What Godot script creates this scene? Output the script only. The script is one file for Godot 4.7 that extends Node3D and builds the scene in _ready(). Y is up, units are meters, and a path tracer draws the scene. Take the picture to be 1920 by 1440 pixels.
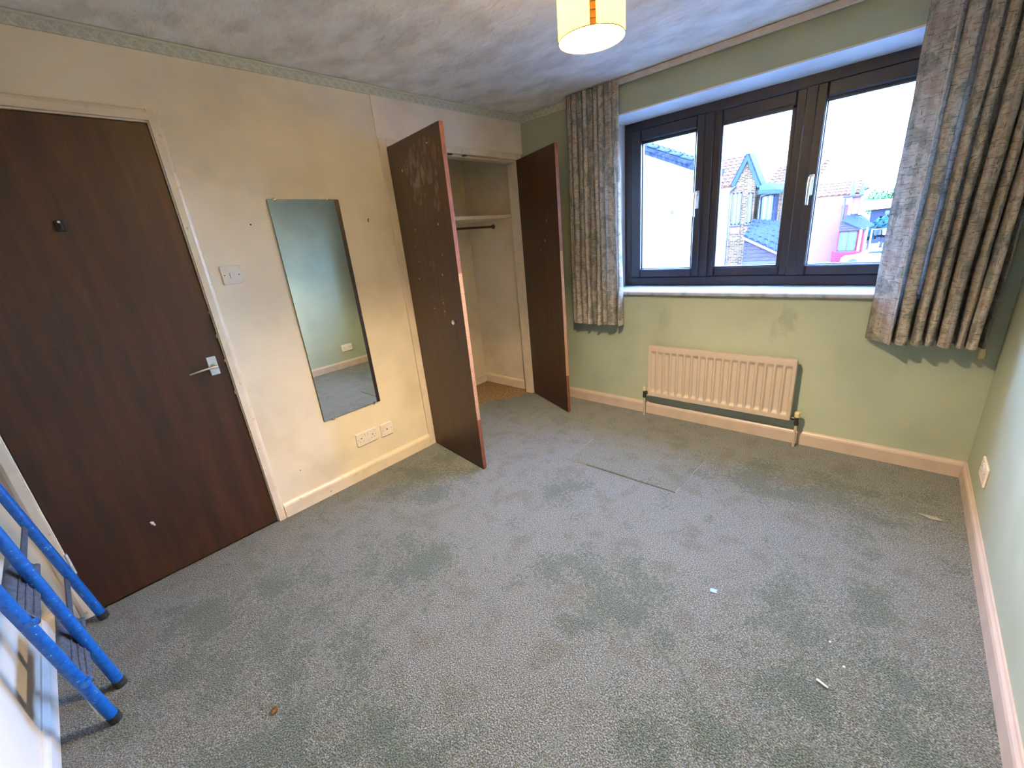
extends Node3D

const W := 2.8312      # room width (x), window wall at z = 0, cream wall at x = 0
const H := 2.2992      # ceiling height
const D := 3.335       # wall behind the ladder
var M := {}
var rng := RandomNumberGenerator.new()
var used := {}


# ------------------------------------------------------------------ helpers: nodes
func numbered(called: String) -> String:
	var n: int = used.get(called, -1) + 1
	used[called] = n
	return called if n == 0 else "%s_%03d" % [called, n]


func tag(o: Node3D, label: String, category := "", group := "", kind := "") -> Node3D:
	if label: o.set_meta("label", label)
	if category: o.set_meta("category", category)
	if group: o.set_meta("group", group)
	if kind: o.set_meta("kind", kind)
	return o


func base(called: String, at := Vector3.ZERO) -> Node3D:
	var o := Node3D.new()
	o.name = numbered(called)
	add_child(o, true)
	o.position = at
	return o


func group_part(called: String, parent: Node3D) -> Node3D:
	var o := Node3D.new()
	o.name = called
	parent.add_child(o, true)
	return o


func mb() -> SurfaceTool:
	var st := SurfaceTool.new()
	st.begin(Mesh.PRIMITIVE_TRIANGLES)
	return st


func obj(called: String, st: SurfaceTool, m: Material, parent: Node3D = null) -> MeshInstance3D:
	var o := MeshInstance3D.new()
	o.mesh = st.commit()
	o.material_override = m
	o.cast_shadow = GeometryInstance3D.SHADOW_CASTING_SETTING_ON
	if parent:
		o.name = called
		parent.add_child(o, true)
	else:
		o.name = numbered(called)
		add_child(o, true)
	return o


func struct(called: String, st: SurfaceTool, m: Material, label: String, category: String) -> MeshInstance3D:
	var o := obj(called, st, m)
	tag(o, label, category, "", "structure")
	return o


# ------------------------------------------------------------------ helpers: shapes
func planar(p: Vector3, n: Vector3) -> Vector2:
	var a := n.abs()
	if a.x >= a.y and a.x >= a.z: return Vector2(p.z, -p.y)
	if a.y >= a.z: return Vector2(p.x, p.z)
	return Vector2(p.x, -p.y)


func vert(st: SurfaceTool, p: Vector3, n: Vector3, flat: Vector3) -> void:
	var uv := planar(p, flat)
	st.set_normal(n)
	st.set_uv(uv)
	st.set_uv2(uv)
	st.add_vertex(p)


func tri3(st: SurfaceTool, a: Vector3, b: Vector3, c: Vector3, na: Vector3, nb: Vector3, nc: Vector3) -> void:
	var f := (na + nb + nc).normalized()
	if (b - a).cross(c - a).dot(f) > 0.0:
		vert(st, a, na, f); vert(st, c, nc, f); vert(st, b, nb, f)
	else:
		vert(st, a, na, f); vert(st, b, nb, f); vert(st, c, nc, f)


func tri(st: SurfaceTool, a: Vector3, b: Vector3, c: Vector3, n: Vector3) -> void:
	tri3(st, a, b, c, n, n, n)


func quad(st: SurfaceTool, a: Vector3, b: Vector3, c: Vector3, d: Vector3, n: Vector3) -> void:
	tri(st, a, b, c, n)
	tri(st, a, c, d, n)


# chamfered box between two corners, optionally moved by xf
func box(st: SurfaceTool, lo: Vector3, hi: Vector3, ch := 0.0, xf := Transform3D.IDENTITY) -> void:
	var c := (lo + hi) / 2.0
	var h := (hi - lo).abs() / 2.0
	ch = minf(ch, minf(h.x, minf(h.y, h.z)) * 0.9)
	var pt := func(s: Vector3, axis: int) -> Vector3:
		var v := Vector3(h.x - ch, h.y - ch, h.z - ch)
		v[axis] = h[axis]
		return xf * (c + v * s)
	for axis in 3:
		var u := (axis + 1) % 3
		var w := (axis + 2) % 3
		for sg in [-1.0, 1.0]:
			var n := Vector3.ZERO
			n[axis] = sg
			var q := []
			for k in [[-1, -1], [1, -1], [1, 1], [-1, 1]]:
				var s := Vector3.ZERO
				s[axis] = sg; s[u] = k[0]; s[w] = k[1]
				q.append(pt.call(s, axis))
			quad(st, q[0], q[1], q[2], q[3], (xf.basis * n).normalized())
	if ch <= 0.0: return
	for axis in 3:
		var u := (axis + 1) % 3
		var w := (axis + 2) % 3
		for a in [-1.0, 1.0]:
			for b in [-1.0, 1.0]:
				var n := Vector3.ZERO
				n[u] = a; n[w] = b
				var s0 := n; s0[axis] = 1.0
				var s1 := n; s1[axis] = -1.0
				quad(st, pt.call(s0, u), pt.call(s0, w), pt.call(s1, w), pt.call(s1, u), (xf.basis * n).normalized())
	for sx in [-1.0, 1.0]:
		for sy in [-1.0, 1.0]:
			for sz in [-1.0, 1.0]:
				var s := Vector3(sx, sy, sz)
				tri(st, pt.call(s, 0), pt.call(s, 1), pt.call(s, 2), (xf.basis * s).normalized())


# polygon in the x-y plane of xf, extruded along +z of xf
func ext(st: SurfaceTool, poly: PackedVector2Array, xf: Transform3D, length: float) -> void:
	var area := 0.0
	for i in poly.size():
		var a := poly[i]
		var b := poly[(i + 1) % poly.size()]
		area += a.x * b.y - b.x * a.y
	var sg := signf(area)
	for i in poly.size():
		var a := poly[i]
		var b := poly[(i + 1) % poly.size()]
		var n2 := Vector2(b.y - a.y, a.x - b.x).normalized() * sg
		var n := (xf.basis * Vector3(n2.x, n2.y, 0)).normalized()
		quad(st, xf * Vector3(a.x, a.y, 0), xf * Vector3(b.x, b.y, 0), xf * Vector3(b.x, b.y, length), xf * Vector3(a.x, a.y, length), n)
	var ix := Geometry2D.triangulate_polygon(poly)
	for k in range(0, ix.size(), 3):
		for z in [0.0, length]:
			var n := (xf.basis * Vector3(0, 0, -1.0 if z == 0.0 else 1.0)).normalized()
			tri(st, xf * Vector3(poly[ix[k]].x, poly[ix[k]].y, z), xf * Vector3(poly[ix[k + 1]].x, poly[ix[k + 1]].y, z), xf * Vector3(poly[ix[k + 2]].x, poly[ix[k + 2]].y, z), n)


# slab between an outline in space (any plane) and the same outline moved by off
func slab(st: SurfaceTool, pts: Array, off: Vector3) -> void:
	var n := ((pts[1] - pts[0]) as Vector3).cross(pts[2] - pts[0]).normalized()
	if n.dot(off) > 0: n = -n
	var mid := Vector3.ZERO
	for p in pts: mid += p / pts.size()
	for i in range(1, pts.size() - 1):
		tri(st, pts[0], pts[i], pts[i + 1], n)
		tri(st, pts[0] + off, pts[i] + off, pts[i + 1] + off, -n)
	for i in pts.size():
		var a: Vector3 = pts[i]
		var b: Vector3 = pts[(i + 1) % pts.size()]
		var m := (b - a).cross(off).normalized()
		if m.dot((a + b) / 2.0 - mid) < 0: m = -m
		quad(st, a, b, b + off, a + off, m)


func tube(st: SurfaceTool, pts: Array, r: float, seg := 12, r_end := -1.0) -> void:
	if r_end < 0: r_end = r
	var rings := []
	var up := Vector3.UP
	for i in pts.size():
		var t: Vector3 = ((pts[mini(i + 1, pts.size() - 1)] as Vector3) - pts[maxi(i - 1, 0)]).normalized()
		if i == 0 and absf(t.dot(up)) > 0.9: up = Vector3.RIGHT
		up = (up - t * t.dot(up)).normalized()
		var side := t.cross(up)
		var rr := lerpf(r, r_end, float(i) / maxf(1.0, pts.size() - 1.0))
		var ring := []
		for k in seg:
			var a := TAU * k / seg
			var n := up * cos(a) + side * sin(a)
			ring.append([pts[i] + n * rr, n])
		rings.append(ring)
	for i in rings.size() - 1:
		for k in seg:
			var a = rings[i][k]
			var b = rings[i][(k + 1) % seg]
			var c = rings[i + 1][(k + 1) % seg]
			var d = rings[i + 1][k]
			tri3(st, a[0], b[0], c[0], a[1], b[1], c[1])
			tri3(st, a[0], c[0], d[0], a[1], c[1], d[1])
	for e in [0, rings.size() - 1]:
		var n: Vector3 = (pts[0] - pts[1]) if e == 0 else (pts[-1] - pts[-2])
		n = n.normalized()
		for k in range(1, seg - 1):
			tri(st, rings[e][0][0], rings[e][k][0], rings[e][k + 1][0], n)


# turned shape: profile of (radius, height) about +y of xf
func lathe(st: SurfaceTool, prof: Array, xf := Transform3D.IDENTITY, seg := 24) -> void:
	for i in prof.size() - 1:
		var a: Vector2 = prof[i]
		var b: Vector2 = prof[i + 1]
		var n2 := Vector2(b.y - a.y, a.x - b.x).normalized()
		for k in seg:
			var t0 := TAU * k / seg
			var t1 := TAU * (k + 1) / seg
			var d0 := Vector3(cos(t0), 0, sin(t0))
			var d1 := Vector3(cos(t1), 0, sin(t1))
			var y := Vector3.UP
			var n0 := (xf.basis * (d0 * n2.x + y * n2.y)).normalized()
			var n1 := (xf.basis * (d1 * n2.x + y * n2.y)).normalized()
			var p00 := xf * (d0 * a.x + y * a.y)
			var p01 := xf * (d1 * a.x + y * a.y)
			var p10 := xf * (d0 * b.x + y * b.y)
			var p11 := xf * (d1 * b.x + y * b.y)
			if b.x > 1e-6: tri3(st, p00, p10, p11, n0, n0, n1)
			if a.x > 1e-6: tri3(st, p00, p11, p01, n0, n1, n1)


# smooth sheet from f(u, v), u and v in 0..1; uv in metres given by uvs
func sheet(st: SurfaceTool, f: Callable, nu: int, nv: int, uvs: Vector2, facing: Vector3) -> void:
	var p := []
	for j in nv + 1:
		for i in nu + 1:
			p.append(f.call(float(i) / nu, float(j) / nv))
	var at := func(i: int, j: int) -> Vector3: return p[clampi(j, 0, nv) * (nu + 1) + clampi(i, 0, nu)]
	var nn := []
	for j in nv + 1:
		for i in nu + 1:
			var n: Vector3 = (at.call(i + 1, j) - at.call(i - 1, j)).cross(at.call(i, j + 1) - at.call(i, j - 1)).normalized()
			nn.append(n)
	var all := Vector3.ZERO
	for n in nn: all += n
	var sg := 1.0 if all.dot(facing) > 0 else -1.0
	for j in nv:
		for i in nu:
			var ids := [[i, j], [i + 1, j], [i + 1, j + 1], [i, j], [i + 1, j + 1], [i, j + 1]]
			var flip: bool = ((p[j * (nu + 1) + i + 1] - p[j * (nu + 1) + i]) as Vector3).cross(p[(j + 1) * (nu + 1) + i + 1] - p[j * (nu + 1) + i]).dot(nn[j * (nu + 1) + i] * sg) > 0
			var order := [0, 2, 1, 3, 5, 4] if flip else [0, 1, 2, 3, 4, 5]
			for o in order:
				var k: int = ids[o][1] * (nu + 1) + ids[o][0]
				var uv := Vector2(float(ids[o][0]) / nu * uvs.x, float(ids[o][1]) / nv * uvs.y)
				st.set_normal(nn[k] * sg)
				st.set_uv(uv)
				st.set_uv2(uv)
				st.add_vertex(p[k])


func xf_at(o: Vector3, x: Vector3, y: Vector3, z: Vector3) -> Transform3D:
	return Transform3D(Basis(x, y, z), o)


# ------------------------------------------------------------------ helpers: materials
func hex(r: int, g: int, b: int) -> Color:
	return Color8(r, g, b)


func ntex(size: int, freq: float, cols: Array, offs: Array, seed := 1, oct := 4, kind := FastNoiseLite.TYPE_SIMPLEX_SMOOTH, warp := 0.0) -> NoiseTexture2D:
	var n := FastNoiseLite.new()
	n.seed = seed
	n.noise_type = kind
	n.frequency = freq
	n.fractal_octaves = oct
	n.fractal_type = FastNoiseLite.FRACTAL_FBM if oct > 1 else FastNoiseLite.FRACTAL_NONE
	if warp > 0:
		n.domain_warp_enabled = true
		n.domain_warp_amplitude = warp
		n.domain_warp_frequency = freq * 0.7
	var t := NoiseTexture2D.new()
	t.width = size
	t.height = size
	t.seamless = true
	t.noise = n
	var g := Gradient.new()
	g.offsets = PackedFloat32Array(offs)
	var pc := PackedColorArray()
	for c in cols: pc.append(c)
	g.colors = pc
	t.color_ramp = g
	return t


func grey(size: int, freq: float, seed := 1, oct := 4, lo := 0.0, hi := 1.0, kind := FastNoiseLite.TYPE_SIMPLEX_SMOOTH) -> NoiseTexture2D:
	return ntex(size, freq, [Color(0, 0, 0), Color(0, 0, 0), Color(1, 1, 1), Color(1, 1, 1)], [0.0, lo, hi, 1.0], seed, oct, kind)


func mat(c: Color, rough := 0.6, metal := 0.0) -> StandardMaterial3D:
	var m := StandardMaterial3D.new()
	m.albedo_color = c
	m.roughness = rough
	m.metallic = metal
	return m


func textured(tex: Texture2D, scale: Vector3, rough := 0.6, bump: Texture2D = null, cm := 0.1, world := true) -> StandardMaterial3D:
	var m := mat(Color.WHITE, rough)
	m.albedo_texture = tex
	m.uv1_triplanar = true
	m.uv1_world_triplanar = world
	m.uv1_scale = scale
	if bump:
		m.heightmap_enabled = true
		m.heightmap_texture = bump
		m.heightmap_scale = cm
	return m


func dirt(m: StandardMaterial3D, tex: Texture2D, scale: Vector3) -> void:
	m.detail_enabled = true
	m.detail_blend_mode = BaseMaterial3D.BLEND_MODE_MUL
	m.detail_albedo = tex
	m.detail_uv_layer = BaseMaterial3D.DETAIL_UV_2
	m.uv2_triplanar = true
	m.uv2_world_triplanar = true
	m.uv2_scale = scale


func tint(c: Color, k: float) -> Color:
	return Color(c.r * k, c.g * k, c.b * k)


func ramp_about(c: Color, spread: float) -> Array:
	return [tint(c, 1.0 - spread), c, tint(c, 1.0 + spread * 0.6)]


# birch-bark print of the curtains: pale trunks, dark dashes, grey-green leafy blotches
func curtain_image() -> ImageTexture:
	var w := 512
	var h := 1024
	var a := FastNoiseLite.new(); a.seed = 11; a.frequency = 0.012; a.fractal_octaves = 4
	var b := FastNoiseLite.new(); b.seed = 23; b.frequency = 0.05; b.fractal_octaves = 3
	var na := a.get_seamless_image(w, h / 2)
	na.resize(w, h, Image.INTERPOLATE_BILINEAR)
	var nb := b.get_seamless_image(w, h)
	na.convert(Image.FORMAT_L8); nb.convert(Image.FORMAT_L8)
	var da := na.get_data()
	var db := nb.get_data()
	var cols := []
	var edges := []
	rng.seed = 5
	var x := 0
	while x < w:
		var tw := rng.randi_range(26, 62)
		var tone := rng.randf_range(0.82, 1.02)
		for k in tw:
			cols.append(tone)
			edges.append(minf(k, tw - k))
		x += tw
	var out := PackedByteArray()
	out.resize(w * h * 3)
	var i := 0
	for y in h:
		for xx in w:
			var na_v := da[i] / 255.0
			var nb_v := db[i] / 255.0
			var k: float = cols[xx]
			if edges[xx] < 4.0 + nb_v * 4.0: k *= 0.90
			k *= 0.88 + 0.24 * nb_v
			var r := 186.0 * k
			var g := 177.0 * k
			var bl := 164.0 * k
			if na_v > 0.55 + 0.16 * (1.0 - nb_v):
				r = r * 0.80; g = g * 0.83; bl = bl * 0.83
			elif na_v < 0.36 - 0.1 * nb_v:
				r = r * 0.96; g = g * 0.91; bl = bl * 0.90
			out[i * 3] = int(clampf(r, 0, 255)); out[i * 3 + 1] = int(clampf(g, 0, 255)); out[i * 3 + 2] = int(clampf(bl, 0, 255))
			i += 1
	for s in 1500:
		var px := rng.randf() * w
		var py := rng.randf() * h
		var n := rng.randi_range(4, 26)
		var dark := rng.randf_range(0.5, 0.8)
		var vertical := rng.randf() < 0.25
		for q in n:
			var ix := posmod(int(px), w)
			var iy := posmod(int(py), h)
			for dy in 2:
				var o := (posmod(iy + dy, h) * w + ix) * 3
				out[o] = int(out[o] * dark); out[o + 1] = int(out[o + 1] * dark); out[o + 2] = int(out[o + 2] * dark)
			if vertical:
				py += 1.0; px += rng.randf_range(-0.7, 0.7)
			else:
				px += 1.0; py += rng.randf_range(-0.8, 0.8)
	return ImageTexture.create_from_image(Image.create_from_data(w, h, false, Image.FORMAT_RGB8, out))


# veneer with grain along the height; scuffs: array of [x, y, rx, ry, strength] in 0..1 of the leaf (y from the top)
func veneer_image(w: int, h: int, dark: Color, light: Color, scuffs: Array, seed: int) -> ImageTexture:
	var a := FastNoiseLite.new(); a.seed = seed; a.frequency = 0.035; a.fractal_octaves = 4
	var b := FastNoiseLite.new(); b.seed = seed + 7; b.frequency = 0.09; b.fractal_octaves = 3
	var c := FastNoiseLite.new(); c.seed = seed + 3; c.frequency = 0.4; c.fractal_octaves = 2
	var out := PackedByteArray()
	out.resize(w * h * 3)
	var i := 0
	for y in h:
		for x in w:
			var g := a.get_noise_2d(x, y * 0.10) * 0.6 + c.get_noise_2d(x * 1.6, y * 0.06) * 0.35 + 0.5
			var col := dark.lerp(light, clampf(g, 0, 1))
			for s in scuffs:
				var dx: float = (float(x) / w - s[0]) / s[2]
				var dy: float = (float(y) / h - s[1]) / s[3]
				var m := 1.0 - dx * dx - dy * dy
				if m > 0:
					var grain := b.get_noise_2d(x * 0.5, y * 0.22) + c.get_noise_2d(x, y * 0.4) * 0.35
					if grain > 0.2 - 0.5 * m: col = col.lerp(Color8(128, 112, 102), s[4] * clampf(0.3 + grain, 0, 0.7))
			out[i] = int(col.r * 255); out[i + 1] = int(col.g * 255); out[i + 2] = int(col.b * 255)
			i += 3
	return ImageTexture.create_from_image(Image.create_from_data(w, h, false, Image.FORMAT_RGB8, out))


# grimy handprint-like smudges on paint: spots in metres [x, y, rx, ry, strength], grain of its own
func smudge_image(w: int, h: int, size: Vector2, spots: Array, seed: int) -> ImageTexture:
	var a := FastNoiseLite.new(); a.seed = seed; a.frequency = 0.07; a.fractal_octaves = 4
	var out := PackedByteArray()
	out.resize(w * h * 3)
	out.fill(255)
	for s in spots:
		var x0 := int((s[0] - s[2]) / size.x * w)
		var x1 := int((s[0] + s[2]) / size.x * w)
		var y0 := int((size.y - s[1] - s[3]) / size.y * h)
		var y1 := int((size.y - s[1] + s[3]) / size.y * h)
		for y in range(maxi(0, y0), mini(h, y1)):
			for x in range(maxi(0, x0), mini(w, x1)):
				var dx: float = (float(x) / w * size.x - s[0]) / s[2]
				var dy: float = (size.y - float(y) / h * size.y - s[1]) / s[3]
				var m := 1.0 - dx * dx - dy * dy + a.get_noise_2d(x, y * 0.6) * 0.9
				if m > 0:
					var k: float = 1.0 - s[4] * clampf(m, 0, 1) * (0.75 + 0.5 * a.get_noise_2d(x * 4.0, y * 4.0))
					var o := (y * w + x) * 3
					for q in 3: out[o + q] = int(out[o + q] * k)
	return ImageTexture.create_from_image(Image.create_from_data(w, h, false, Image.FORMAT_RGB8, out))


# trodden and untrodden pile over the whole carpet (3.4 m square): ragged greener patches where few feet went, stains; near patches also painted darker for light falloff
func wear_and_falloff_image() -> ImageTexture:
	var n := 680
	var a := FastNoiseLite.new(); a.seed = 44; a.frequency = 0.02; a.fractal_octaves = 5
	var b := FastNoiseLite.new(); b.seed = 45; b.frequency = 0.22; b.fractal_octaves = 2
	# x, z, rx, rz in metres: places that kept their pile, the near ones enlarged to paint the light falloff
	var kept := [[0.72, 2.78, 0.5, 0.38], [2.5, 2.0, 0.42, 0.85], [1.6, 2.9, 0.8, 0.36], [2.2, 0.55, 0.55, 0.22], [1.15, 1.25, 0.14, 0.22], [0.35, 1.62, 0.28, 0.3], [1.75, 1.75, 0.3, 0.25], [0.9, 2.15, 0.25, 0.2]]
	var out := PackedByteArray()
	out.resize(n * n * 3)
	var i := 0
	for y in n:
		for x in n:
			var wx := x * 3.4 / n
			var wz := y * 3.4 / n
			var g := a.get_noise_2d(x, y)
			var f := b.get_noise_2d(x, y)
			var m := -1.0
			for k in kept:
				var dx: float = (wx - k[0]) / k[2]
				var dz: float = (wz - k[1]) / k[3]
				m = maxf(m, 1.0 - dx * dx - dz * dz)
			var t := clampf((m + g * 2.6 + f * 1.6) * 0.8, 0, 1)
			var c := Color(1, 1, 1).lerp(Color(0.775, 0.825, 0.785), t)
			var grime := clampf((-0.16 - g + f * 0.3) * 3.0, 0, 1)
			c = c.lerp(c * Color(0.90, 0.89, 0.86), grime)
			out[i] = int(c.r * 255); out[i + 1] = int(c.g * 255); out[i + 2] = int(c.b * 255)
			i += 3
	return ImageTexture.create_from_image(Image.create_from_data(n, n, false, Image.FORMAT_RGB8, out))


# pressed lattice of the wallpaper border
func lattice_image() -> ImageTexture:
	var w := 128
	var out := PackedByteArray()
	out.resize(w * w * 3)
	var a := FastNoiseLite.new(); a.seed = 3; a.frequency = 0.08
	for y in w:
		for x in w:
			var u := fposmod(float(x + y) / w * 2.0, 1.0)
			var v := fposmod(float(x - y) / w * 2.0, 1.0)
			var k := 1.0 if absf(u - 0.5) < 0.16 or absf(v - 0.5) < 0.16 else 0.94
			k *= 0.94 + 0.1 * a.get_noise_2d(x, y)
			var o := (y * w + x) * 3
			out[o] = int(214 * k); out[o + 1] = int(212 * k); out[o + 2] = int(192 * k)
	return ImageTexture.create_from_image(Image.create_from_data(w, w, false, Image.FORMAT_RGB8, out))


func brick_image() -> ImageTexture:
	var w := 256
	var out := PackedByteArray()
	out.resize(w * w * 3)
	rng.seed = 77
	var tones := []
	for k in 256: tones.append(rng.randf_range(0.7, 1.15))
	for y in w:
		for x in w:
			var row := y / 16
			var xx := x + (16 if row % 2 == 1 else 0)
			var brick := (row * 16 + (xx / 32) % 8) % 256
			var mortar := y % 16 < 2 or xx % 32 < 2
			var k: float = tones[brick]
			var c := Color8(112, 104, 94) if mortar else Color(0.30 * k, 0.225 * k, 0.165 * k)
			var o := (y * w + x) * 3
			out[o] = int(clampf(c.r, 0, 1) * 255); out[o + 1] = int(clampf(c.g, 0, 1) * 255); out[o + 2] = int(clampf(c.b, 0, 1) * 255)
	return ImageTexture.create_from_image(Image.create_from_data(w, w, false, Image.FORMAT_RGB8, out))


func make_materials() -> void:
	var fine := grey(512, 0.09, 4, 3)
	var cream := hex(236, 220, 192)
	M.cream = textured(ntex(512, 0.006, ramp_about(cream, 0.05), [0.1, 0.5, 0.9], 8), Vector3.ONE * 0.5, 0.75, fine, 0.02)
	dirt(M.cream, ntex(512, 0.012, [Color(0.95, 0.94, 0.91), Color(0.99, 0.99, 0.98), Color(1, 1, 1)], [0.1, 0.4, 0.8], 51, 5), Vector3.ONE * 0.3)
	M.cream_panel = textured(ntex(512, 0.008, ramp_about(hex(234, 218, 198), 0.05), [0.1, 0.5, 0.9], 9), Vector3.ONE * 0.5, 0.75, fine, 0.02)
	var sage := hex(165, 173, 151)
	M.sage = textured(ntex(512, 0.006, ramp_about(sage, 0.05), [0.1, 0.5, 0.9], 12), Vector3.ONE * 0.5, 0.6, fine, 0.02)
	M.sage_window = textured(M.sage.albedo_texture, Vector3.ONE * 0.5, 0.6, fine, 0.02)
	M.sage_window.detail_enabled = true
	M.sage_window.detail_blend_mode = BaseMaterial3D.BLEND_MODE_MUL
	M.sage_window.detail_albedo = smudge_image(768, 614, Vector2(3.0, 2.4), [[1.215, 0.75, 0.06, 0.10, 0.07], [1.965, 0.79, 0.05, 0.11, 0.13], [1.90, 0.72, 0.025, 0.09, 0.08]], 6)
	M.sage_window.detail_uv_layer = BaseMaterial3D.DETAIL_UV_2
	M.sage_window.uv2_scale = Vector3(1.0 / 3.0, 1.0 / 2.4, 1)
	M.ceiling = textured(ntex(1024, 0.006, [hex(222, 216, 210), hex(238, 233, 228), hex(246, 243, 239)], [0.2, 0.5, 0.8], 31, 5, FastNoiseLite.TYPE_SIMPLEX_SMOOTH, 40.0), Vector3(0.5, 0.5, 0.8), 0.85, ntex(1024, 0.02, [Color.BLACK, Color.WHITE], [0.2, 0.8], 32, 5, FastNoiseLite.TYPE_SIMPLEX_SMOOTH, 30.0), 0.5)
	var pile := ntex(1024, 0.105, [hex(62, 66, 63), hex(96, 100, 96), hex(109, 113, 108), hex(160, 162, 156)], [0.14, 0.42, 0.58, 0.84], 41, 3)
	M.carpet = textured(pile, Vector3.ONE * 1.35, 0.95, grey(1024, 0.105, 41, 3, 0.2, 0.8), 0.42)
	M.carpet.rim_enabled = true
	M.carpet.rim = 0.25
	M.carpet.detail_enabled = true
	M.carpet.detail_blend_mode = BaseMaterial3D.BLEND_MODE_MUL
	M.carpet.detail_albedo = wear_and_falloff_image()
	M.carpet.detail_uv_layer = BaseMaterial3D.DETAIL_UV_2
	M.carpet.uv2_scale = Vector3(1.0 / 3.4, 1.0 / 3.4, 1)
	M.carpet_patch = M.carpet.duplicate()
	M.carpet_patch.uv1_offset = Vector3(0.31, 0.2, 0.17)
	M.carpet_patch.albedo_color = Color(0.97, 0.975, 0.935)
	M.seam = mat(hex(74, 76, 69), 0.95)
	M.thread = mat(hex(140, 138, 126), 0.95)
	M.chip_floor = textured(ntex(512, 0.06, [hex(112, 86, 56), hex(140, 112, 76), hex(158, 130, 92)], [0.2, 0.5, 0.8], 61, 4), Vector3.ONE * 1.2, 0.8)
	M.gloss_cream = textured(ntex(256, 0.02, ramp_about(hex(226, 208, 180), 0.04), [0.1, 0.5, 0.9], 14), Vector3.ONE, 0.35)
	dirt(M.gloss_cream, ntex(512, 0.03, [Color(0.7, 0.64, 0.56), Color(1, 1, 1), Color(1, 1, 1)], [0.0, 0.2, 1.0], 52, 5), Vector3.ONE * 0.9)
	M.gloss_pink = textured(ntex(256, 0.02, ramp_about(hex(190, 172, 156), 0.04), [0.1, 0.5, 0.9], 15), Vector3.ONE, 0.4)
	M.white_gloss = textured(ntex(256, 0.02, ramp_about(hex(226, 226, 224), 0.03), [0.1, 0.5, 0.9], 16), Vector3.ONE, 0.35)
	M.sill = textured(ntex(256, 0.05, [hex(124, 130, 140), hex(160, 164, 172), hex(176, 180, 186)], [0.1, 0.4, 0.9], 13), Vector3(1, 1, 3), 0.6)  # white sill coloured darker and bluer to imitate reflected sky
	M.white_wall = textured(ntex(256, 0.01, ramp_about(hex(226, 218, 206), 0.03), [0.1, 0.5, 0.9], 17), Vector3.ONE * 0.5, 0.7, fine, 0.02)
	M.border = mat(Color.WHITE, 0.7)
	M.border.albedo_texture = lattice_image()
	M.border.uv1_scale = Vector3(9.5, 9.5, 1)
	M.border.heightmap_enabled = true
	M.border.heightmap_texture = M.border.albedo_texture
	M.border.heightmap_scale = 0.3
	M.border_lip = mat(hex(206, 204, 178), 0.6)
	M.door = mat(Color.WHITE, 0.5)
	M.door.albedo_texture = veneer_image(300, 700, hex(40, 19, 5), hex(70, 36, 11), [[0.45, 0.42, 0.2, 0.12, 0.06], [0.2, 0.35, 0.06, 0.2, 0.05]], 71)
	M.door.uv1_scale = Vector3(1.0 / 0.77, 1.0 / 1.99, 1)
	M.wardrobe_front = mat(Color.WHITE, 0.38)
	M.wardrobe_front.albedo_texture = veneer_image(300, 900, hex(44, 22, 10), hex(72, 39, 19), [[0.62, 0.075, 0.34, 0.06, 0.8], [0.5, 0.12, 0.16, 0.06, 0.9], [0.8, 0.16, 0.07, 0.045, 0.9], [0.55, 0.2, 0.3, 0.02, 0.2], [0.45, 0.36, 0.2, 0.02, 0.3], [0.4, 0.335, 0.03, 0.012, 0.7], [0.55, 0.345, 0.04, 0.012, 0.6], [0.65, 0.46, 0.03, 0.04, 0.5]], 81)
	M.wardrobe_front.uv1_scale = Vector3(1.0 / 0.6, 1.0 / 1.98, 1)
	M.wardrobe_back = mat(Color.WHITE, 0.45)
	M.wardrobe_back.albedo_texture = veneer_image(300, 600, hex(44, 22, 10), hex(72, 39, 19), [[0.4, 0.32, 0.12, 0.02, 0.35], [0.75, 0.22, 0.05, 0.02, 0.4]], 91)
	M.wardrobe_back.uv1_scale = Vector3(1.0 / 0.6, 1.0 / 1.98, 1)
	M.chip_edge = textured(ntex(256, 0.12, [hex(104, 70, 48), hex(158, 116, 86), hex(178, 140, 110)], [0.15, 0.5, 0.85], 63, 3), Vector3.ONE * 4.0, 0.85)
	M.lipping = textured(ntex(256, 0.05, [hex(92, 50, 32), hex(128, 72, 46)], [0.2, 0.8], 64, 3), Vector3(6, 1, 6), 0.6)
	M.filler = mat(hex(206, 202, 200), 0.8)
	M.plastic = textured(ntex(256, 0.02, ramp_about(hex(234, 222, 208), 0.03), [0.1, 0.5, 0.9], 18), Vector3.ONE * 2.0, 0.3)
	M.plastic_white = mat(hex(226, 224, 220), 0.28)
	M.hole = mat(hex(24, 18, 14), 0.8)
	M.slit = mat(hex(92, 82, 72), 0.7)
	M.black = mat(hex(16, 14, 16), 0.5)
	M.rubber = textured(ntex(256, 0.08, [hex(16, 17, 20), hex(34, 35, 38), hex(60, 60, 58)], [0.2, 0.6, 0.95], 19), Vector3.ONE * 4.0, 0.8)
	M.chrome = mat(hex(214, 212, 208), 0.22, 1.0)
	M.satin = mat(hex(206, 204, 196), 0.35, 0.9)
	M.steel_plate = textured(ntex(256, 0.03, ramp_about(hex(196, 200, 196), 0.05), [0.1, 0.5, 0.9], 20), Vector3.ONE * 4.0, 0.45)
	M.brass = mat(hex(120, 96, 60), 0.4, 0.9)
	M.mirror = mat(hex(232, 240, 236), 0.01, 1.0)
	M.glass_edge = mat(hex(52, 70, 66), 0.2)
	M.frame = textured(ntex(256, 0.04, [hex(18, 13, 18), hex(27, 19, 25)], [0.2, 0.8], 21, 4), Vector3(3, 0.6, 3), 0.5)
	M.glass = mat(Color(0.2, 0.22, 0.22, 0.01), 0.0)
	M.glass.transparency = BaseMaterial3D.TRANSPARENCY_ALPHA
	M.curtain = mat(Color.WHITE, 0.9)
	M.curtain.albedo_texture = curtain_image()
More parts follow.
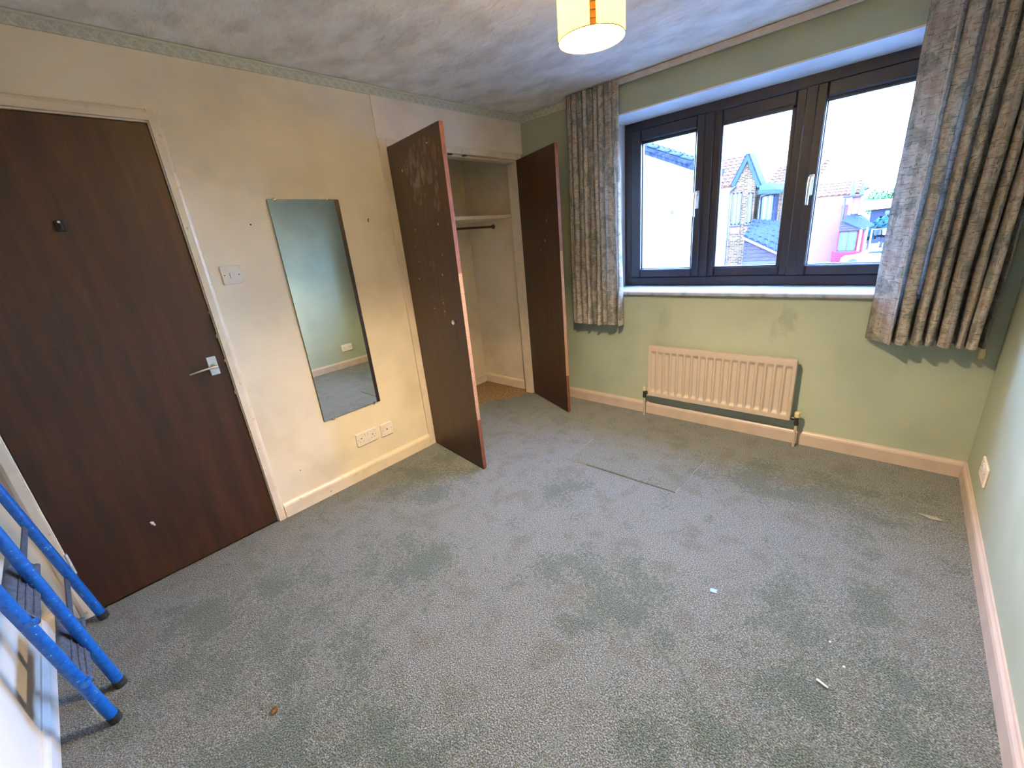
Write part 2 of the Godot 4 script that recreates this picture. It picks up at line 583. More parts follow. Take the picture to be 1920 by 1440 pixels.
	M.curtain.uv1_scale = Vector3(1.0 / 0.62, 1.0 / 0.95, 1)
	M.curtain.backlight_enabled = true
	M.curtain.backlight = Color(0.5, 0.5, 0.5)
	M.curtain.heightmap_enabled = true
	M.curtain.heightmap_texture = grey(512, 0.25, 24, 2)
	M.curtain.heightmap_scale = 0.03
	M.rail = textured(ntex(256, 0.03, ramp_about(hex(196, 184, 170), 0.06), [0.1, 0.5, 0.9], 25), Vector3.ONE, 0.5)
	M.radiator = mat(hex(186, 170, 152), 0.38)
	M.ivory = mat(hex(206, 190, 140), 0.5)
	M.verdigris = textured(ntex(128, 0.1, [hex(40, 38, 34), hex(96, 88, 76)], [0.3, 0.7], 26), Vector3.ONE * 10.0, 0.4)
	M.verdigris.metallic = 0.5
	M.shade = mat(hex(255, 250, 188), 0.8)
	M.shade.albedo_texture = pleat_texture()
	M.shade.backlight_enabled = true
	M.shade.backlight = Color(1.27, 1.25, 1.13)
	M.shade_seam = mat(hex(214, 150, 30), 0.7)
	M.shade_seam.backlight_enabled = true
	M.shade_seam.backlight = Color(0.5, 0.35, 0.08)
	M.shade_ring = mat(hex(120, 90, 30), 0.5)
	M.bulb = mat(hex(255, 244, 220), 0.4)
	M.bulb.emission_enabled = true
	M.bulb.emission = hex(255, 222, 168)
	M.bulb.emission_energy_multiplier = 14.0
	M.blue_tube = textured(ntex(1024, 0.02, [hex(6, 54, 118), hex(10, 82, 164), hex(14, 92, 178), hex(16, 94, 178), hex(200, 204, 200)], [0.1, 0.4, 0.8, 0.87, 0.9], 27, 5), Vector3.ONE * 2.2, 0.35)
	M.tread = textured(ntex(512, 0.03, [hex(44, 52, 66), hex(74, 82, 98), hex(96, 102, 114)], [0.15, 0.5, 0.9], 28, 5), Vector3.ONE * 3.0, 0.6)
	M.old_paint = textured(ntex(256, 0.06, [hex(80, 92, 88), hex(206, 204, 188), hex(222, 220, 206)], [0.1, 0.4, 0.9], 29, 4), Vector3.ONE * 5.0, 0.7)
	M.litter_blue = mat(hex(120, 140, 214), 0.3)
	M.litter_clear = mat(hex(222, 226, 236), 0.1)
	M.leaf = textured(ntex(128, 0.06, [hex(80, 58, 30), hex(140, 110, 66)], [0.3, 0.7], 30), Vector3.ONE * 12.0, 0.9)
	# outside
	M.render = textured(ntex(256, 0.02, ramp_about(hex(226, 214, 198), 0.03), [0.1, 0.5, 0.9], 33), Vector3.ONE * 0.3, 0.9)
	M.brick = mat(Color.WHITE, 0.9)
	M.brick.albedo_texture = brick_image()
	M.brick.uv1_scale = Vector3(0.55, 0.8, 1)
	M.red_brick_and_shade = textured(ntex(512, 0.05, [hex(78, 50, 54), hex(96, 66, 70), hex(108, 80, 82)], [0.2, 0.5, 0.9], 34), Vector3(0.3, 0.9, 0.3), 0.9)  # red brick; also colours the shadowed lower wall of the far house
	M.pantile = textured(ntex(256, 0.04, [hex(48, 30, 24), hex(78, 52, 40), hex(98, 70, 54)], [0.2, 0.5, 0.9], 35), Vector3.ONE * 0.6, 0.85)
	M.slate = textured(ntex(256, 0.04, [hex(20, 23, 34), hex(30, 35, 48), hex(42, 48, 62)], [0.2, 0.5, 0.9], 36), Vector3.ONE * 0.8, 0.7)
	M.barge = mat(hex(36, 48, 74), 0.6)
	M.fascia = mat(hex(170, 172, 176), 0.6)
	M.timber = textured(ntex(256, 0.04, [hex(40, 36, 42), hex(60, 54, 60)], [0.2, 0.8], 37), Vector3(0.4, 3, 0.4), 0.8)
	M.pipe = mat(hex(24, 26, 38), 0.5)
	M.dark_frame = mat(hex(24, 24, 36), 0.5)
	M.house_glass = mat(hex(60, 78, 104), 0.08)
	M.net = mat(hex(58, 74, 98), 0.8)
	M.red_paint = textured(ntex(256, 0.04, [hex(88, 26, 36), hex(112, 40, 50)], [0.2, 0.8], 38), Vector3(0.4, 2, 0.4), 0.7)
	M.leafy = textured(ntex(256, 0.06, [hex(24, 46, 26), hex(52, 80, 44), hex(84, 110, 64)], [0.2, 0.5, 0.9], 39), Vector3.ONE * 0.5, 0.9)
	M.dark_leafy = textured(ntex(256, 0.06, [hex(10, 28, 32), hex(22, 48, 52), hex(40, 68, 64)], [0.2, 0.5, 0.9], 40), Vector3.ONE * 0.5, 0.9)
	M.asphalt = textured(ntex(256, 0.05, [hex(60, 62, 66), hex(84, 86, 88)], [0.2, 0.8], 42), Vector3.ONE * 0.3, 0.9)
	M.car_paint = mat(hex(226, 228, 230), 0.25)
	M.car_glass = mat(hex(22, 40, 56), 0.08)
	M.cloth_dark = mat(hex(34, 40, 54), 0.9)
	M.cloth_white = mat(hex(226, 228, 230), 0.9)
	for k in ["brick", "red_brick_and_shade", "pantile", "slate", "barge", "timber", "red_paint", "leafy", "dark_leafy", "asphalt", "render", "net"]:
		M[k].metallic_specular = 0.12


func pleat_texture() -> ImageTexture:
	var w := 8
	var h := 256
	var im := Image.create(w, h, false, Image.FORMAT_RGB8)
	var n := FastNoiseLite.new(); n.seed = 9; n.frequency = 0.05
	for y in h:
		var k := 0.93 + 0.07 * n.get_noise_1d(y * 3.0)
		if y % 20 < 2: k *= 0.86
		im.fill_rect(Rect2i(0, y, w, 1), Color(k, k * 0.98, k * 0.9))
	return ImageTexture.create_from_image(im)


# ================================================================== the place
func _ready() -> void:
	# camera
	var cam := Camera3D.new()
	cam.name = "camera"
	cam.transform = Transform3D(Basis(Vector3(0.74230336, -0.09142673, -0.66379731), Vector3(-0.15420853, 0.94074688, -0.30201828), Vector3(0.6520778, 0.32655239, 0.68422079)).orthonormalized(), Vector3(2.42563663, 1.39253701, 2.92387133))
	cam.fov = 85.2976
	cam.near = 0.02
	cam.far = 300.0
	add_child(cam)
	cam.current = true
	# sky
	var env := Environment.new()
	var sky_mat := ProceduralSkyMaterial.new()
	sky_mat.sky_top_color = Color(0.52, 0.70, 1.0)
	sky_mat.sky_horizon_color = Color(0.73, 0.85, 1.0)
	sky_mat.sky_curve = 0.25
	sky_mat.sky_energy_multiplier = 6.8
	sky_mat.ground_bottom_color = Color(0.40, 0.40, 0.42)
	sky_mat.ground_horizon_color = Color(0.62, 0.66, 0.72)
	sky_mat.ground_energy_multiplier = 2.0
	var sky := Sky.new()
	sky.sky_material = sky_mat
	env.background_mode = Environment.BG_SKY
	env.sky = sky
	env.tonemap_mode = Environment.TONE_MAPPER_LINEAR
	env.tonemap_exposure = 1.04
	env.sdfgi_enabled = true
	env.ssao_enabled = true
	env.ssil_enabled = true
	var we := WorldEnvironment.new()
	we.name = "world_environment"
	we.environment = env
	add_child(we)
	# late sun from behind the house, on the fronts across the close
	var sun := DirectionalLight3D.new()
	sun.name = "sun"
	sun.light_color = Color(1.0, 0.92, 0.80)
	sun.light_energy = 0.9
	sun.light_angular_distance = 0.5
	sun.shadow_enabled = true
	add_child(sun)
	sun.look_at_from_position(Vector3.ZERO, Vector3(-0.35, -0.5, -0.85), Vector3.UP)

	make_materials()
	room()
	window()
	bedroom_door()
	wardrobe()
	lamp()
	radiator()
	curtains()
	mirror()
	fittings()
	ladder()
	litter()
	outside()


# ------------------------------------------------------------------ room shell
func room() -> void:
	var st := mb()
	# carpet, with its tongue running on into the wardrobe
	var edge := PackedVector2Array([Vector2(0, 0), Vector2(W, 0), Vector2(W, D), Vector2(0, D), Vector2(0, 1.279)])
	for p in [[-0.30, 1.279], [-0.325, 1.15], [-0.30, 1.02], [-0.325, 0.88], [-0.315, 0.70], [-0.25, 0.58], [-0.215, 0.44], [-0.12, 0.34], [-0.06, 0.22], [-0.04, 0.12], [0, 0.11]]:
		edge.append(Vector2(p[0], p[1]))
	ext(st, edge, xf_at(Vector3.ZERO, Vector3(1, 0, 0), Vector3(0, 0, 1), Vector3(0, -1, 0)), 0.012)
	var fl := struct("floor", st, M.carpet, "worn grey-green speckled carpet over the whole bedroom floor", "carpet")
	# the cut-out square let back into the carpet
	st = mb()
	ext(st, PackedVector2Array([Vector2(0.994, 0.944), Vector2(1.688, 0.936), Vector2(1.702, 0.53), Vector2(0.982, 0.59)]), xf_at(Vector3(0, 0.003, 0), Vector3(1, 0, 0), Vector3(0, 0, 1), Vector3(0, -1, 0)), 0.012)
	var patch := obj("carpet_patch", st, M.carpet_patch, fl)
	tag(patch, "square of carpet cut out and let back in")
	st = mb()
	tube(st, [Vector3(0.985, 0.002, 0.80), Vector3(0.980, 0.003, 0.74), Vector3(0.984, 0.002, 0.68), Vector3(0.979, 0.002, 0.63)], 0.0028, 6)
	obj("frayed_edge", st, M.thread, fl)
	st = mb()
	tube(st, [Vector3(0.985, 0.002, 0.948), Vector3(1.03, 0.003, 0.953), Vector3(1.08, 0.002, 0.949), Vector3(1.13, 0.0015, 0.951)], 0.0028, 6)
	obj("frayed_edge", st, M.thread, fl)
	st = mb()
	tube(st, [Vector3(1.706, 0.002, 0.53), Vector3(1.708, 0.003, 0.61), Vector3(1.700, 0.003, 0.68), Vector3(1.702, 0.002, 0.76)], 0.0028, 6)
	obj("frayed_edge", st, M.thread, fl)
	st = mb()
	tube(st, [Vector3(1.695, 0.002, 0.88), Vector3(1.690, 0.002, 0.92), Vector3(1.692, 0.002, 0.945)], 0.0025, 6)
	obj("frayed_edge", st, M.thread, fl)
	st = mb()
	tube(st, [Vector3(1.12, 0.0008, 0.9515), Vector3(1.30, 0.0012, 0.948), Vector3(1.48, 0.0008, 0.946), Vector3(1.69, 0.0012, 0.942)], 0.0028, 6)
	obj("seam", st, M.seam, fl)
	st = mb()
	box(st, Vector3(-0.85, -0.16, -0.05), Vector3(W + 0.12, -0.012, D + 0.12))
	struct("floor_boards", st, M.chip_floor, "bare brown chipboard floor showing at the back of the wardrobe", "floor")
	# walls
	st = mb()
	box(st, Vector3(-0.1, -0.012, 1.33), Vector3(0, H, 2.375))
	box(st, Vector3(-0.1, 2.03, 2.375), Vector3(0, H, 3.23))
	box(st, Vector3(-0.1, -0.012, 3.23), Vector3(0, H, D + 0.1))
	struct("wall_left", st, M.cream, "cream painted wall with the brown door and the mirror", "wall")
	st = mb()
	box(st, Vector3(-0.1, 2.03, 0.0), Vector3(0.004, H, 1.3295))
	struct("wall_left_panel", st, M.cream_panel, "pinkish cream boarding above the open wardrobe", "wall")
	st = mb()
	var z0 := -0.42
	box(st, Vector3(-0.1, -0.012, z0), Vector3(0.74, H, 0))
	box(st, Vector3(2.51, -0.012, z0), Vector3(W + 0.1, H, 0))
	box(st, Vector3(0.74, -0.012, z0), Vector3(2.51, 0.93, 0))
	box(st, Vector3(0.74, 2.112, z0), Vector3(2.51, H, 0))
	struct("wall_window", st, M.sage_window, "sage green wall under and around the window", "wall")
	st = mb()
	box(st, Vector3(W, -0.012, 0), Vector3(W + 0.1, H, D + 0.1))
	struct("wall_right", st, M.sage, "sage green wall at the right edge", "wall")
	st = mb()
	box(st, Vector3(0, -0.012, D), Vector3(W, H, D + 0.1))
	struct("wall_back", st, M.white_wall, "pale wall behind the blue ladder", "wall")
	st = mb()
	box(st, Vector3(-0.85, H, z0), Vector3(W + 0.1, H + 0.12, D + 0.1))
	struct("ceiling", st, M.ceiling, "off-white ceiling with swirled textured plaster", "ceiling")
	# skirting boards
	var prof := PackedVector2Array([Vector2(0, 0), Vector2(0.016, 0), Vector2(0.016, 0.068), Vector2(0.013, 0.078), Vector2(0.007, 0.086), Vector2(0.005, 0.0915), Vector2(0, 0.0915)])
	st = mb()
	ext(st, prof, xf_at(Vector3(0, 0, 1.33), Vector3(1, 0, 0), Vector3.UP, Vector3(0, 0, 1)), 2.371 - 1.33)
	ext(st, prof, xf_at(Vector3(0, 0, 3.235), Vector3(1, 0, 0), Vector3.UP, Vector3(0, 0, 1)), D - 3.235)
	struct("baseboard_left", st, M.gloss_cream, "cream skirting board along the cream wall", "skirting board")
	st = mb()
	ext(st, prof, xf_at(Vector3(0.0, 0, 0), Vector3(0, 0, 1), Vector3.UP, Vector3(1, 0, 0)), W)
	struct("baseboard_window", st, M.gloss_pink, "cream skirting board under the radiator", "skirting board")
	st = mb()
	ext(st, prof, xf_at(Vector3(W, 0, 0), Vector3(-1, 0, 0), Vector3.UP, Vector3(0, 0, 1)), D)
	struct("baseboard_right", st, M.gloss_pink, "cream skirting board along the right green wall", "skirting board")
	st = mb()
	ext(st, prof, xf_at(Vector3(0.0, 0, D), Vector3(0, 0, -1), Vector3.UP, Vector3(1, 0, 0)), W)
	struct("baseboard_back", st, M.white_gloss, "pale skirting board behind the blue ladder", "skirting board")
	# wallpaper border under the ceiling
	st = mb()
	box(st, Vector3(0.0, 2.249, 0.0), Vector3(0.006, 2.290, D))
	var tr := struct("trim_1", st, M.border, "pale green embossed border strip under the ceiling on the cream wall", "border")
	st = mb()
	tube(st, [Vector3(0.006, H - 0.006, 0), Vector3(0.006, H - 0.006, D)], 0.006, 8)
	obj("bead", st, M.border_lip, tr)
	st = mb()
	box(st, Vector3(0.0, 2.245, 0.0), Vector3(0.48, 2.296, 0.004))
	struct("trim_2", st, M.border, "green border strip in the corner above the left curtain", "border")


# ------------------------------------------------------------------ window
func window() -> void:
	var w := base("window_1")
	tag(w, "wide dark brown framed window of three panes", "window", "", "structure")
	var zf := -0.30   # room face of the frame
	var lo := Vector2(0.746, 0.958)
	var hi := Vector2(2.505, 2.108)
	var bars := [[0.880, 1.273], [1.426, 1.823], [1.974, 2.371]]
	var y0 := 1.074
	var y1 := 1.975
	# reveal
	var st := mb()
	box(st, Vector3(0.74, 2.104, -0.40), Vector3(2.51, 2.1125, 0.001))
	box(st, Vector3(0.7395, 0.94, -0.40), Vector3(0.746, 2.104, 0.001))
	box(st, Vector3(2.504, 0.94, -0.40), Vector3(2.5105, 2.104, 0.001))
	obj("reveal", st, M.white_gloss, w)
	st = mb()
	box(st, Vector3(0.70, 0.922, 0.0), Vector3(2.55, 0.948, 0.03), 0.006)
	box(st, Vector3(0.746, 0.922, -0.40), Vector3(2.504, 0.948, 0.002))
	obj("sill", st, M.sill, w)
	# outer frame and mullions, in stepped profiles
	st = mb()
	var fd := -0.37
	box(st, Vector3(lo.x, lo.y - 0.012, fd), Vector3(lo.x + 0.062, hi.y, zf), 0.006)
	box(st, Vector3(hi.x - 0.062, lo.y - 0.012, fd), Vector3(hi.x, hi.y, zf), 0.006)
	box(st, Vector3(lo.x + 0.05, hi.y - 0.062, fd), Vector3(hi.x - 0.05, hi.y, zf), 0.006)
	box(st, Vector3(lo.x + 0.05, lo.y - 0.012, fd), Vector3(hi.x - 0.05, lo.y + 0.055, zf), 0.006)
	for k in 2:
		var m: float = (bars[k][1] + bars[k + 1][0]) / 2.0
		box(st, Vector3(m - 0.03, lo.y + 0.05, fd), Vector3(m + 0.03, hi.y - 0.055, zf), 0.006)
	obj("window_frame", st, M.frame, w)
	for k in 3:
		var xa: float = bars[k][0]
		var xb: float = bars[k][1]
		var oa: float = lo.x + 0.058 if k == 0 else (bars[k - 1][1] + bars[k][0]) / 2.0 + 0.024
		var ob: float = hi.x - 0.058 if k == 2 else (bars[k][1] + bars[k + 1][0]) / 2.0 - 0.024
		var oy0 := lo.y + 0.052
		var oy1 := hi.y - 0.058
		var zs := zf + 0.012 if k != 1 else zf - 0.012
		st = mb()
		for r in [[oa, xa, oy0, oy1], [xb, ob, oy0, oy1], [xa - 0.002, xb + 0.002, oy0, y0], [xa - 0.002, xb + 0.002, y1, oy1]]:
			box(st, Vector3(r[0], r[2], zf - 0.05), Vector3(r[1], r[3], zs), 0.007)
		# glazing bead, a step back
		var bw := 0.012
		for r in [[xa, xa + bw, y0, y1], [xb - bw, xb, y0, y1], [xa, xb, y0, y0 + bw], [xa, xb, y1 - bw, y1]]:
			box(st, Vector3(r[0] - 0.006, r[2] - 0.006, zf - 0.045), Vector3(r[1] - 0.006 if r[0] == xa and r[1] != xb else r[1] + 0.006, r[3] - 0.006 if r[2] == y0 and r[3] != y1 else r[3] + 0.006, zf - 0.016), 0.004)
		var c := obj("casement", st, M.frame, w)
		st = mb()
		box(st, Vector3(xa - 0.004, y0 - 0.004, zf - 0.036), Vector3(xb + 0.004, y1 + 0.004, zf - 0.032))
		obj("pane", st, M.glass, c)
		if k != 1:
			# espagnolette handle: backplate, neck and down-turned lever
			var hx: float = xb + 0.026 if k == 0 else xa - 0.024
			st = mb()
			box(st, Vector3(hx - 0.012, 1.475, zs), Vector3(hx + 0.012, 1.59, zs + 0.009), 0.004)
			tube(st, [Vector3(hx, 1.565, zs), Vector3(hx, 1.565, zs + 0.042)], 0.009, 10)
			tube(st, [Vector3(hx - 0.002, 1.575, zs + 0.040), Vector3(hx - 0.004, 1.54, zs + 0.047), Vector3(hx - 0.005, 1.49, zs + 0.046), Vector3(hx - 0.005, 1.425, zs + 0.040)], 0.0095, 10, 0.007)
			var hd := obj("handle", st, M.satin, c)
			tag(hd, "silver lever handle")


# ------------------------------------------------------------------ bedroom door
func bedroom_door() -> void:
	var d := base("door_1")
	tag(d, "plain dark brown veneered door in a cream frame", "door", "", "structure")
	var za := 2.4197
	var zb := 3.185
	var st := mb()
	# leaf, built in its own axes so that the veneer runs up the door
	var leaf := Node3D.new()
	box(st, Vector3(0, 0.004, -0.040), Vector3(zb - za, 1.985, 0), 0.0015)
	var l := obj("leaf", st, M.door, d)
	l.transform = xf_at(Vector3(-0.002, 0, zb), Vector3(0, 0, -1), Vector3.UP, Vector3(1, 0, 0))
	leaf.free()
	st = mb()
	for r in [[za - 0.028, za - 0.003], [zb + 0.003, zb + 0.028]]:
		box(st, Vector3(-0.1, 0, r[0]), Vector3(0.002, 2.013, r[1]), 0.002)
	box(st, Vector3(-0.1, 1.988, za - 0.028), Vector3(0.002, 2.013, zb + 0.028), 0.002)
	# stops behind the leaf
	box(st, Vector3(-0.1, 0, za - 0.01), Vector3(-0.044, 1.99, za + 0.014))
	box(st, Vector3(-0.1, 0, zb - 0.014), Vector3(-0.044, 1.99, zb + 0.01))
	box(st, Vector3(-0.1, 1.974, za), Vector3(-0.044, 1.99, zb))
	obj("lining", st, M.gloss_cream, d)
	st = mb()
	var ap := PackedVector2Array([Vector2(0, 0), Vector2(0.016, 0), Vector2(0.016, 0.026), Vector2(0.012, 0.036), Vector2(0.006, 0.042), Vector2(0, 0.042)])
	ext(st, ap, xf_at(Vector3(0, 0, za - 0.008), Vector3(1, 0, 0), Vector3(0, 0, -1), Vector3.UP), 2.036)
	ext(st, ap, xf_at(Vector3(0, 0, zb + 0.008), Vector3(1, 0, 0), Vector3(0, 0, 1), Vector3.UP), 2.036)
	ext(st, ap, xf_at(Vector3(0, 1.994, za - 0.008), Vector3(1, 0, 0), Vector3.UP, Vector3(0, 0, 1)), zb - za + 0.016)
	var ar := obj("architrave", st, M.gloss_cream, d)
	# splintered paint beside the lock
	for q in [[1.07, 0.02], [0.95, 0.014], [0.78, 0.02], [1.19, 0.012]]:
		st = mb()
		box(st, Vector3(0.001, q[0], za - 0.002), Vector3(0.006, q[0] + q[1], za + 0.004), 0.002)
		obj("paint_chip", st, M.gloss_pink, ar)
	# lever handle on its plate
	st = mb()
	box(st, Vector3(-0.002, 0.899, 2.4525), Vector3(0.004, 0.99, 2.4925), 0.0035)
	var pl := obj("handle", st, M.steel_plate, d)
	st = mb()
	var hy := 0.944
	var hz := 2.472
	lathe(st, [Vector2(0.0, 0.012), Vector2(0.011, 0.012), Vector2(0.0125, 0.0)], xf_at(Vector3(0.004, hy, hz), Vector3(0, 1, 0), Vector3(1, 0, 0), Vector3(0, 0, 1)), 20)
	tube(st, [Vector3(0.004, hy, hz), Vector3(0.048, hy, hz)], 0.008, 14)
	tube(st, [Vector3(0.046, hy + 0.001, hz - 0.008), Vector3(0.05, hy + 0.002, hz + 0.01), Vector3(0.052, hy + 0.001, hz + 0.04), Vector3(0.050, hy - 0.003, hz + 0.075), Vector3(0.044, hy - 0.008, hz + 0.108)], 0.0072, 12, 0.0032)
	obj("lever", st, M.satin, pl)
	# small black hook plate
	st = mb()
	box(st, Vector3(-0.002, 1.577, 2.782), Vector3(0.006, 1.619, 2.812), 0.003)
	tube(st, [Vector3(0.004, 1.606, 2.797), Vector3(0.016, 1.602, 2.797), Vector3(0.02, 1.592, 2.797), Vector3(0.018, 1.584, 2.797)], 0.005, 8)
	var hk := obj("hook", st, M.black, d)
	tag(hk, "small black hook stuck on the door")
	st = mb()
	lathe(st, [Vector2(0.0, 0.004), Vector2(0.004, 0.003), Vector2(0.0045, 0.0)], xf_at(Vector3(0.0055, 1.613, 2.797), Vector3(0, 1, 0), Vector3(1, 0, 0), Vector3(0, 0, 1)), 10)
	obj("screw_or_glint", st, M.plastic_white, hk)  # white dot that paints the highlight on the black hook
	for y in [0.27, 1.72]:
		st = mb()
		box(st, Vector3(-0.004, y - 0.05, zb - 0.001), Vector3(0.003, y + 0.05, zb + 0.006), 0.001)
		tube(st, [Vector3(0.006, y - 0.05, zb + 0.002), Vector3(0.006, y + 0.05, zb + 0.002)], 0.005, 10)
		obj("hinge", st, M.steel_plate, d)
	# splash of white paint low on the leaf
	st = mb()
	for q in [[0.293, 2.902, 0.006], [0.282, 2.898, 0.004], [0.30, 2.907, 0.003]]:
		lathe(st, [Vector2(0.0, 0.0012), Vector2(q[2] * 0.7, 0.001), Vector2(q[2], 0.0)], xf_at(Vector3(-0.002, q[0], q[1]), Vector3(0, 1.5, 0), Vector3(1, 0, 0), Vector3(0, 0, 1)), 9)
	obj("paint_splash", st, M.filler, d)
	# added unseen panel behind the leaf, so that no daylight comes round it
	st = mb()
	box(st, Vector3(-0.14, -0.012, za - 0.06), Vector3(-0.102, 2.06, zb + 0.06))
	obj("light_block_panel", st, M.cream, d)


# ------------------------------------------------------------------ built-in wardrobe
func wardrobe() -> void:
	var wd := base("wardrobe")
	tag(wd, "built-in wardrobe recess with two brown doors standing open beside the window wall", "wardrobe")
	var zl := 1.2785   # hinge of the left door
	var zr := 0.0996
	var st := mb()
	# carcass: plastered recess
	box(st, Vector3(-0.80, -0.012, 0.0), Vector3(-0.697, H, 1.45))
	box(st, Vector3(-0.697, -0.012, 0.0), Vector3(-0.1, H, 0.03))
	box(st, Vector3(-0.697, -0.012, 1.40), Vector3(-0.1, H, 1.45))
	obj("recess", st, M.cream, wd)
	st = mb()
	var prof := PackedVector2Array([Vector2(0, 0), Vector2(0.014, 0), Vector2(0.014, 0.075), Vector2(0.006, 0.09), Vector2(0, 0.09)])
	ext(st, prof, xf_at(Vector3(-0.697, -0.008, 0.03), Vector3(1, 0, 0), Vector3.UP, Vector3(0, 0, 1)), 1.37)
	ext(st, prof, xf_at(Vector3(-0.697, -0.008, 0.03), Vector3(0, 0, 1), Vector3.UP, Vector3(1, 0, 0)), 0.60)
	obj("skirting", st, M.gloss_cream, wd)
	# frame
	st = mb()
	box(st, Vector3(-0.095, -0.012, zl), Vector3(0.012, 2.0295, 1.3285), 0.003)
	box(st, Vector3(-0.095, -0.012, 0.0305), Vector3(0.012, 2.0295, 0.092), 0.003)
	box(st, Vector3(-0.095, 1.987, 0.0925), Vector3(0.012, 2.0295, zl - 0.001), 0.003)
	box(st, Vector3(-0.0955, 1.972, 0.0925), Vector3(-0.02, 1.9865, zl - 0.001), 0.002)
	obj("door_frame", st, M.gloss_cream, wd)
	# roller catches under the head
	st = mb()
	for z in [0.62, 0.75]:
		st = mb()
		box(st, Vector3(-0.018, 1.978, z), Vector3(0.004, 1.9865, z + 0.03), 0.002)
		obj("catch", st, M.brass, wd)
	st = mb()
	box(st, Vector3(-0.695, 1.566, 0.0305), Vector3(-0.131, 1.593, 1.399), 0.002)
	obj("shelf", st, M.gloss_cream, wd)
	st = mb()
	tube(st, [Vector3(-0.374, 1.515, 0.032), Vector3(-0.374, 1.515, 1.398)], 0.010, 12)
	var rl := obj("hanging_rail", st, M.brass, wd)
	st = mb()
	lathe(st, [Vector2(0.0, 0.012), Vector2(0.016, 0.012), Vector2(0.021, 0.004), Vector2(0.021, 0.0)], xf_at(Vector3(-0.374, 1.515, 0.0305), Vector3(1, 0, 0), Vector3(0, 0, 1), Vector3(0, -1, 0)), 18)
	obj("rail_socket", st, M.brass, rl)
	# doors, each in its own axes: x along the width from the hinge, z = +-thickness
	wardrobe_door(wd, Vector3(0.014, 0, zl + 0.004), Vector3(cos(0.128), 0, sin(0.128)), 0.598, true)
	wardrobe_door(wd, Vector3(0.014, 0, zr), Vector3(cos(0.393), 0, sin(0.393)), 0.588, false)


func wardrobe_door(wd: Node3D, hinge: Vector3, along: Vector3, width: float, front: bool) -> void:
	# the side seen in the photograph is +z of the leaf's axes
	var t := 0.0245
	var st := mb()
	box(st, Vector3(0, 0.008, -t), Vector3(width - 0.0015, 1.980, 0), 0.0008)
	var dr := obj("door", st, M.wardrobe_front if front else M.wardrobe_back, wd)
	dr.transform = xf_at(hinge, along, Vector3.UP, along.cross(Vector3.UP))
	tag(dr, "left wardrobe door, brown veneer spotted with white filler" if front else "right wardrobe door, seen from its dark inner side")
	# raw chipboard along the free edge, with what is left of its lipping
	var split: Array = [[0.008, 0.35, true], [0.35, 1.24, false], [1.24, 1.980, true]] if front else [[0.008, 0.09, true], [0.09, 0.32, true], [0.32, 1.28, false], [1.28, 1.980, true]]
	for s in split:
		st = mb()
		box(st, Vector3(width - 0.0015, s[0], -t), Vector3(width + (0.0006 if s[2] else 0.0), s[1], 0), 0.0003)
		obj("edge_lipping" if s[2] else "raw_edge", st, M.lipping if s[2] else M.chip_edge, dr)
	if front:
		st = mb()
		lathe(st, [Vector2(0.0, 0.028), Vector2(0.012, 0.027), Vector2(0.0155, 0.023), Vector2(0.0145, 0.017), Vector2(0.006, 0.012), Vector2(0.0055, 0.0)], xf_at(Vector3(width - 0.085, 0.965, 0), Vector3(1, 0, 0), Vector3(0, 0, 1), Vector3(0, -1, 0)), 22)
		var kn := obj("knob", st, M.chrome, dr)
		tag(kn, "round chrome knob")
	# blobs of old filler
	var spots: Array = [[0.15, 1.83, 5, 8], [0.46, 1.91, 9, 3], [0.46, 1.51, 4, 7], [0.19, 1.50, 3, 3], [0.16, 1.41, 2, 3], [0.46, 1.345, 3, 3], [0.18, 1.315, 3, 3], [0.43, 1.235, 4, 6], [0.15, 1.21, 3, 5], [0.40, 1.02, 4, 4], [0.28, 1.03, 3, 3], [0.40, 1.07, 4, 3], [0.27, 1.10, 2, 2]] if front else [[0.42, 1.50, 4, 8], [0.38, 1.36, 4, 9], [0.30, 1.29, 2, 5]]
	for s in spots:
		st = mb()
		lathe(st, [Vector2(0.0, 0.0014), Vector2(0.7, 0.0011), Vector2(1.0, 0.0)], Transform3D(Basis(Vector3(s[2], 0, 0) * 0.001, Vector3(0, 0, 1), Vector3(0, -s[3], 0) * 0.001), Vector3(s[0], s[1], 0)), 10)
		obj("filler_spot", st, M.filler, dr)
	# butt hinges
	for y in [0.22, 1.42, 1.66] if front else [0.22, 1.66]:
		st = mb()
		tube(st, [Vector3(-0.003, y - 0.03, -0.004 if front else -t + 0.004), Vector3(-0.003, y + 0.03, -0.004 if front else -t + 0.004)], 0.004, 8)
		box(st, Vector3(-0.002, y - 0.03, -t + 0.002), Vector3(0.0005, y + 0.03, -0.002))
		obj("hinge", st, M.satin, dr)


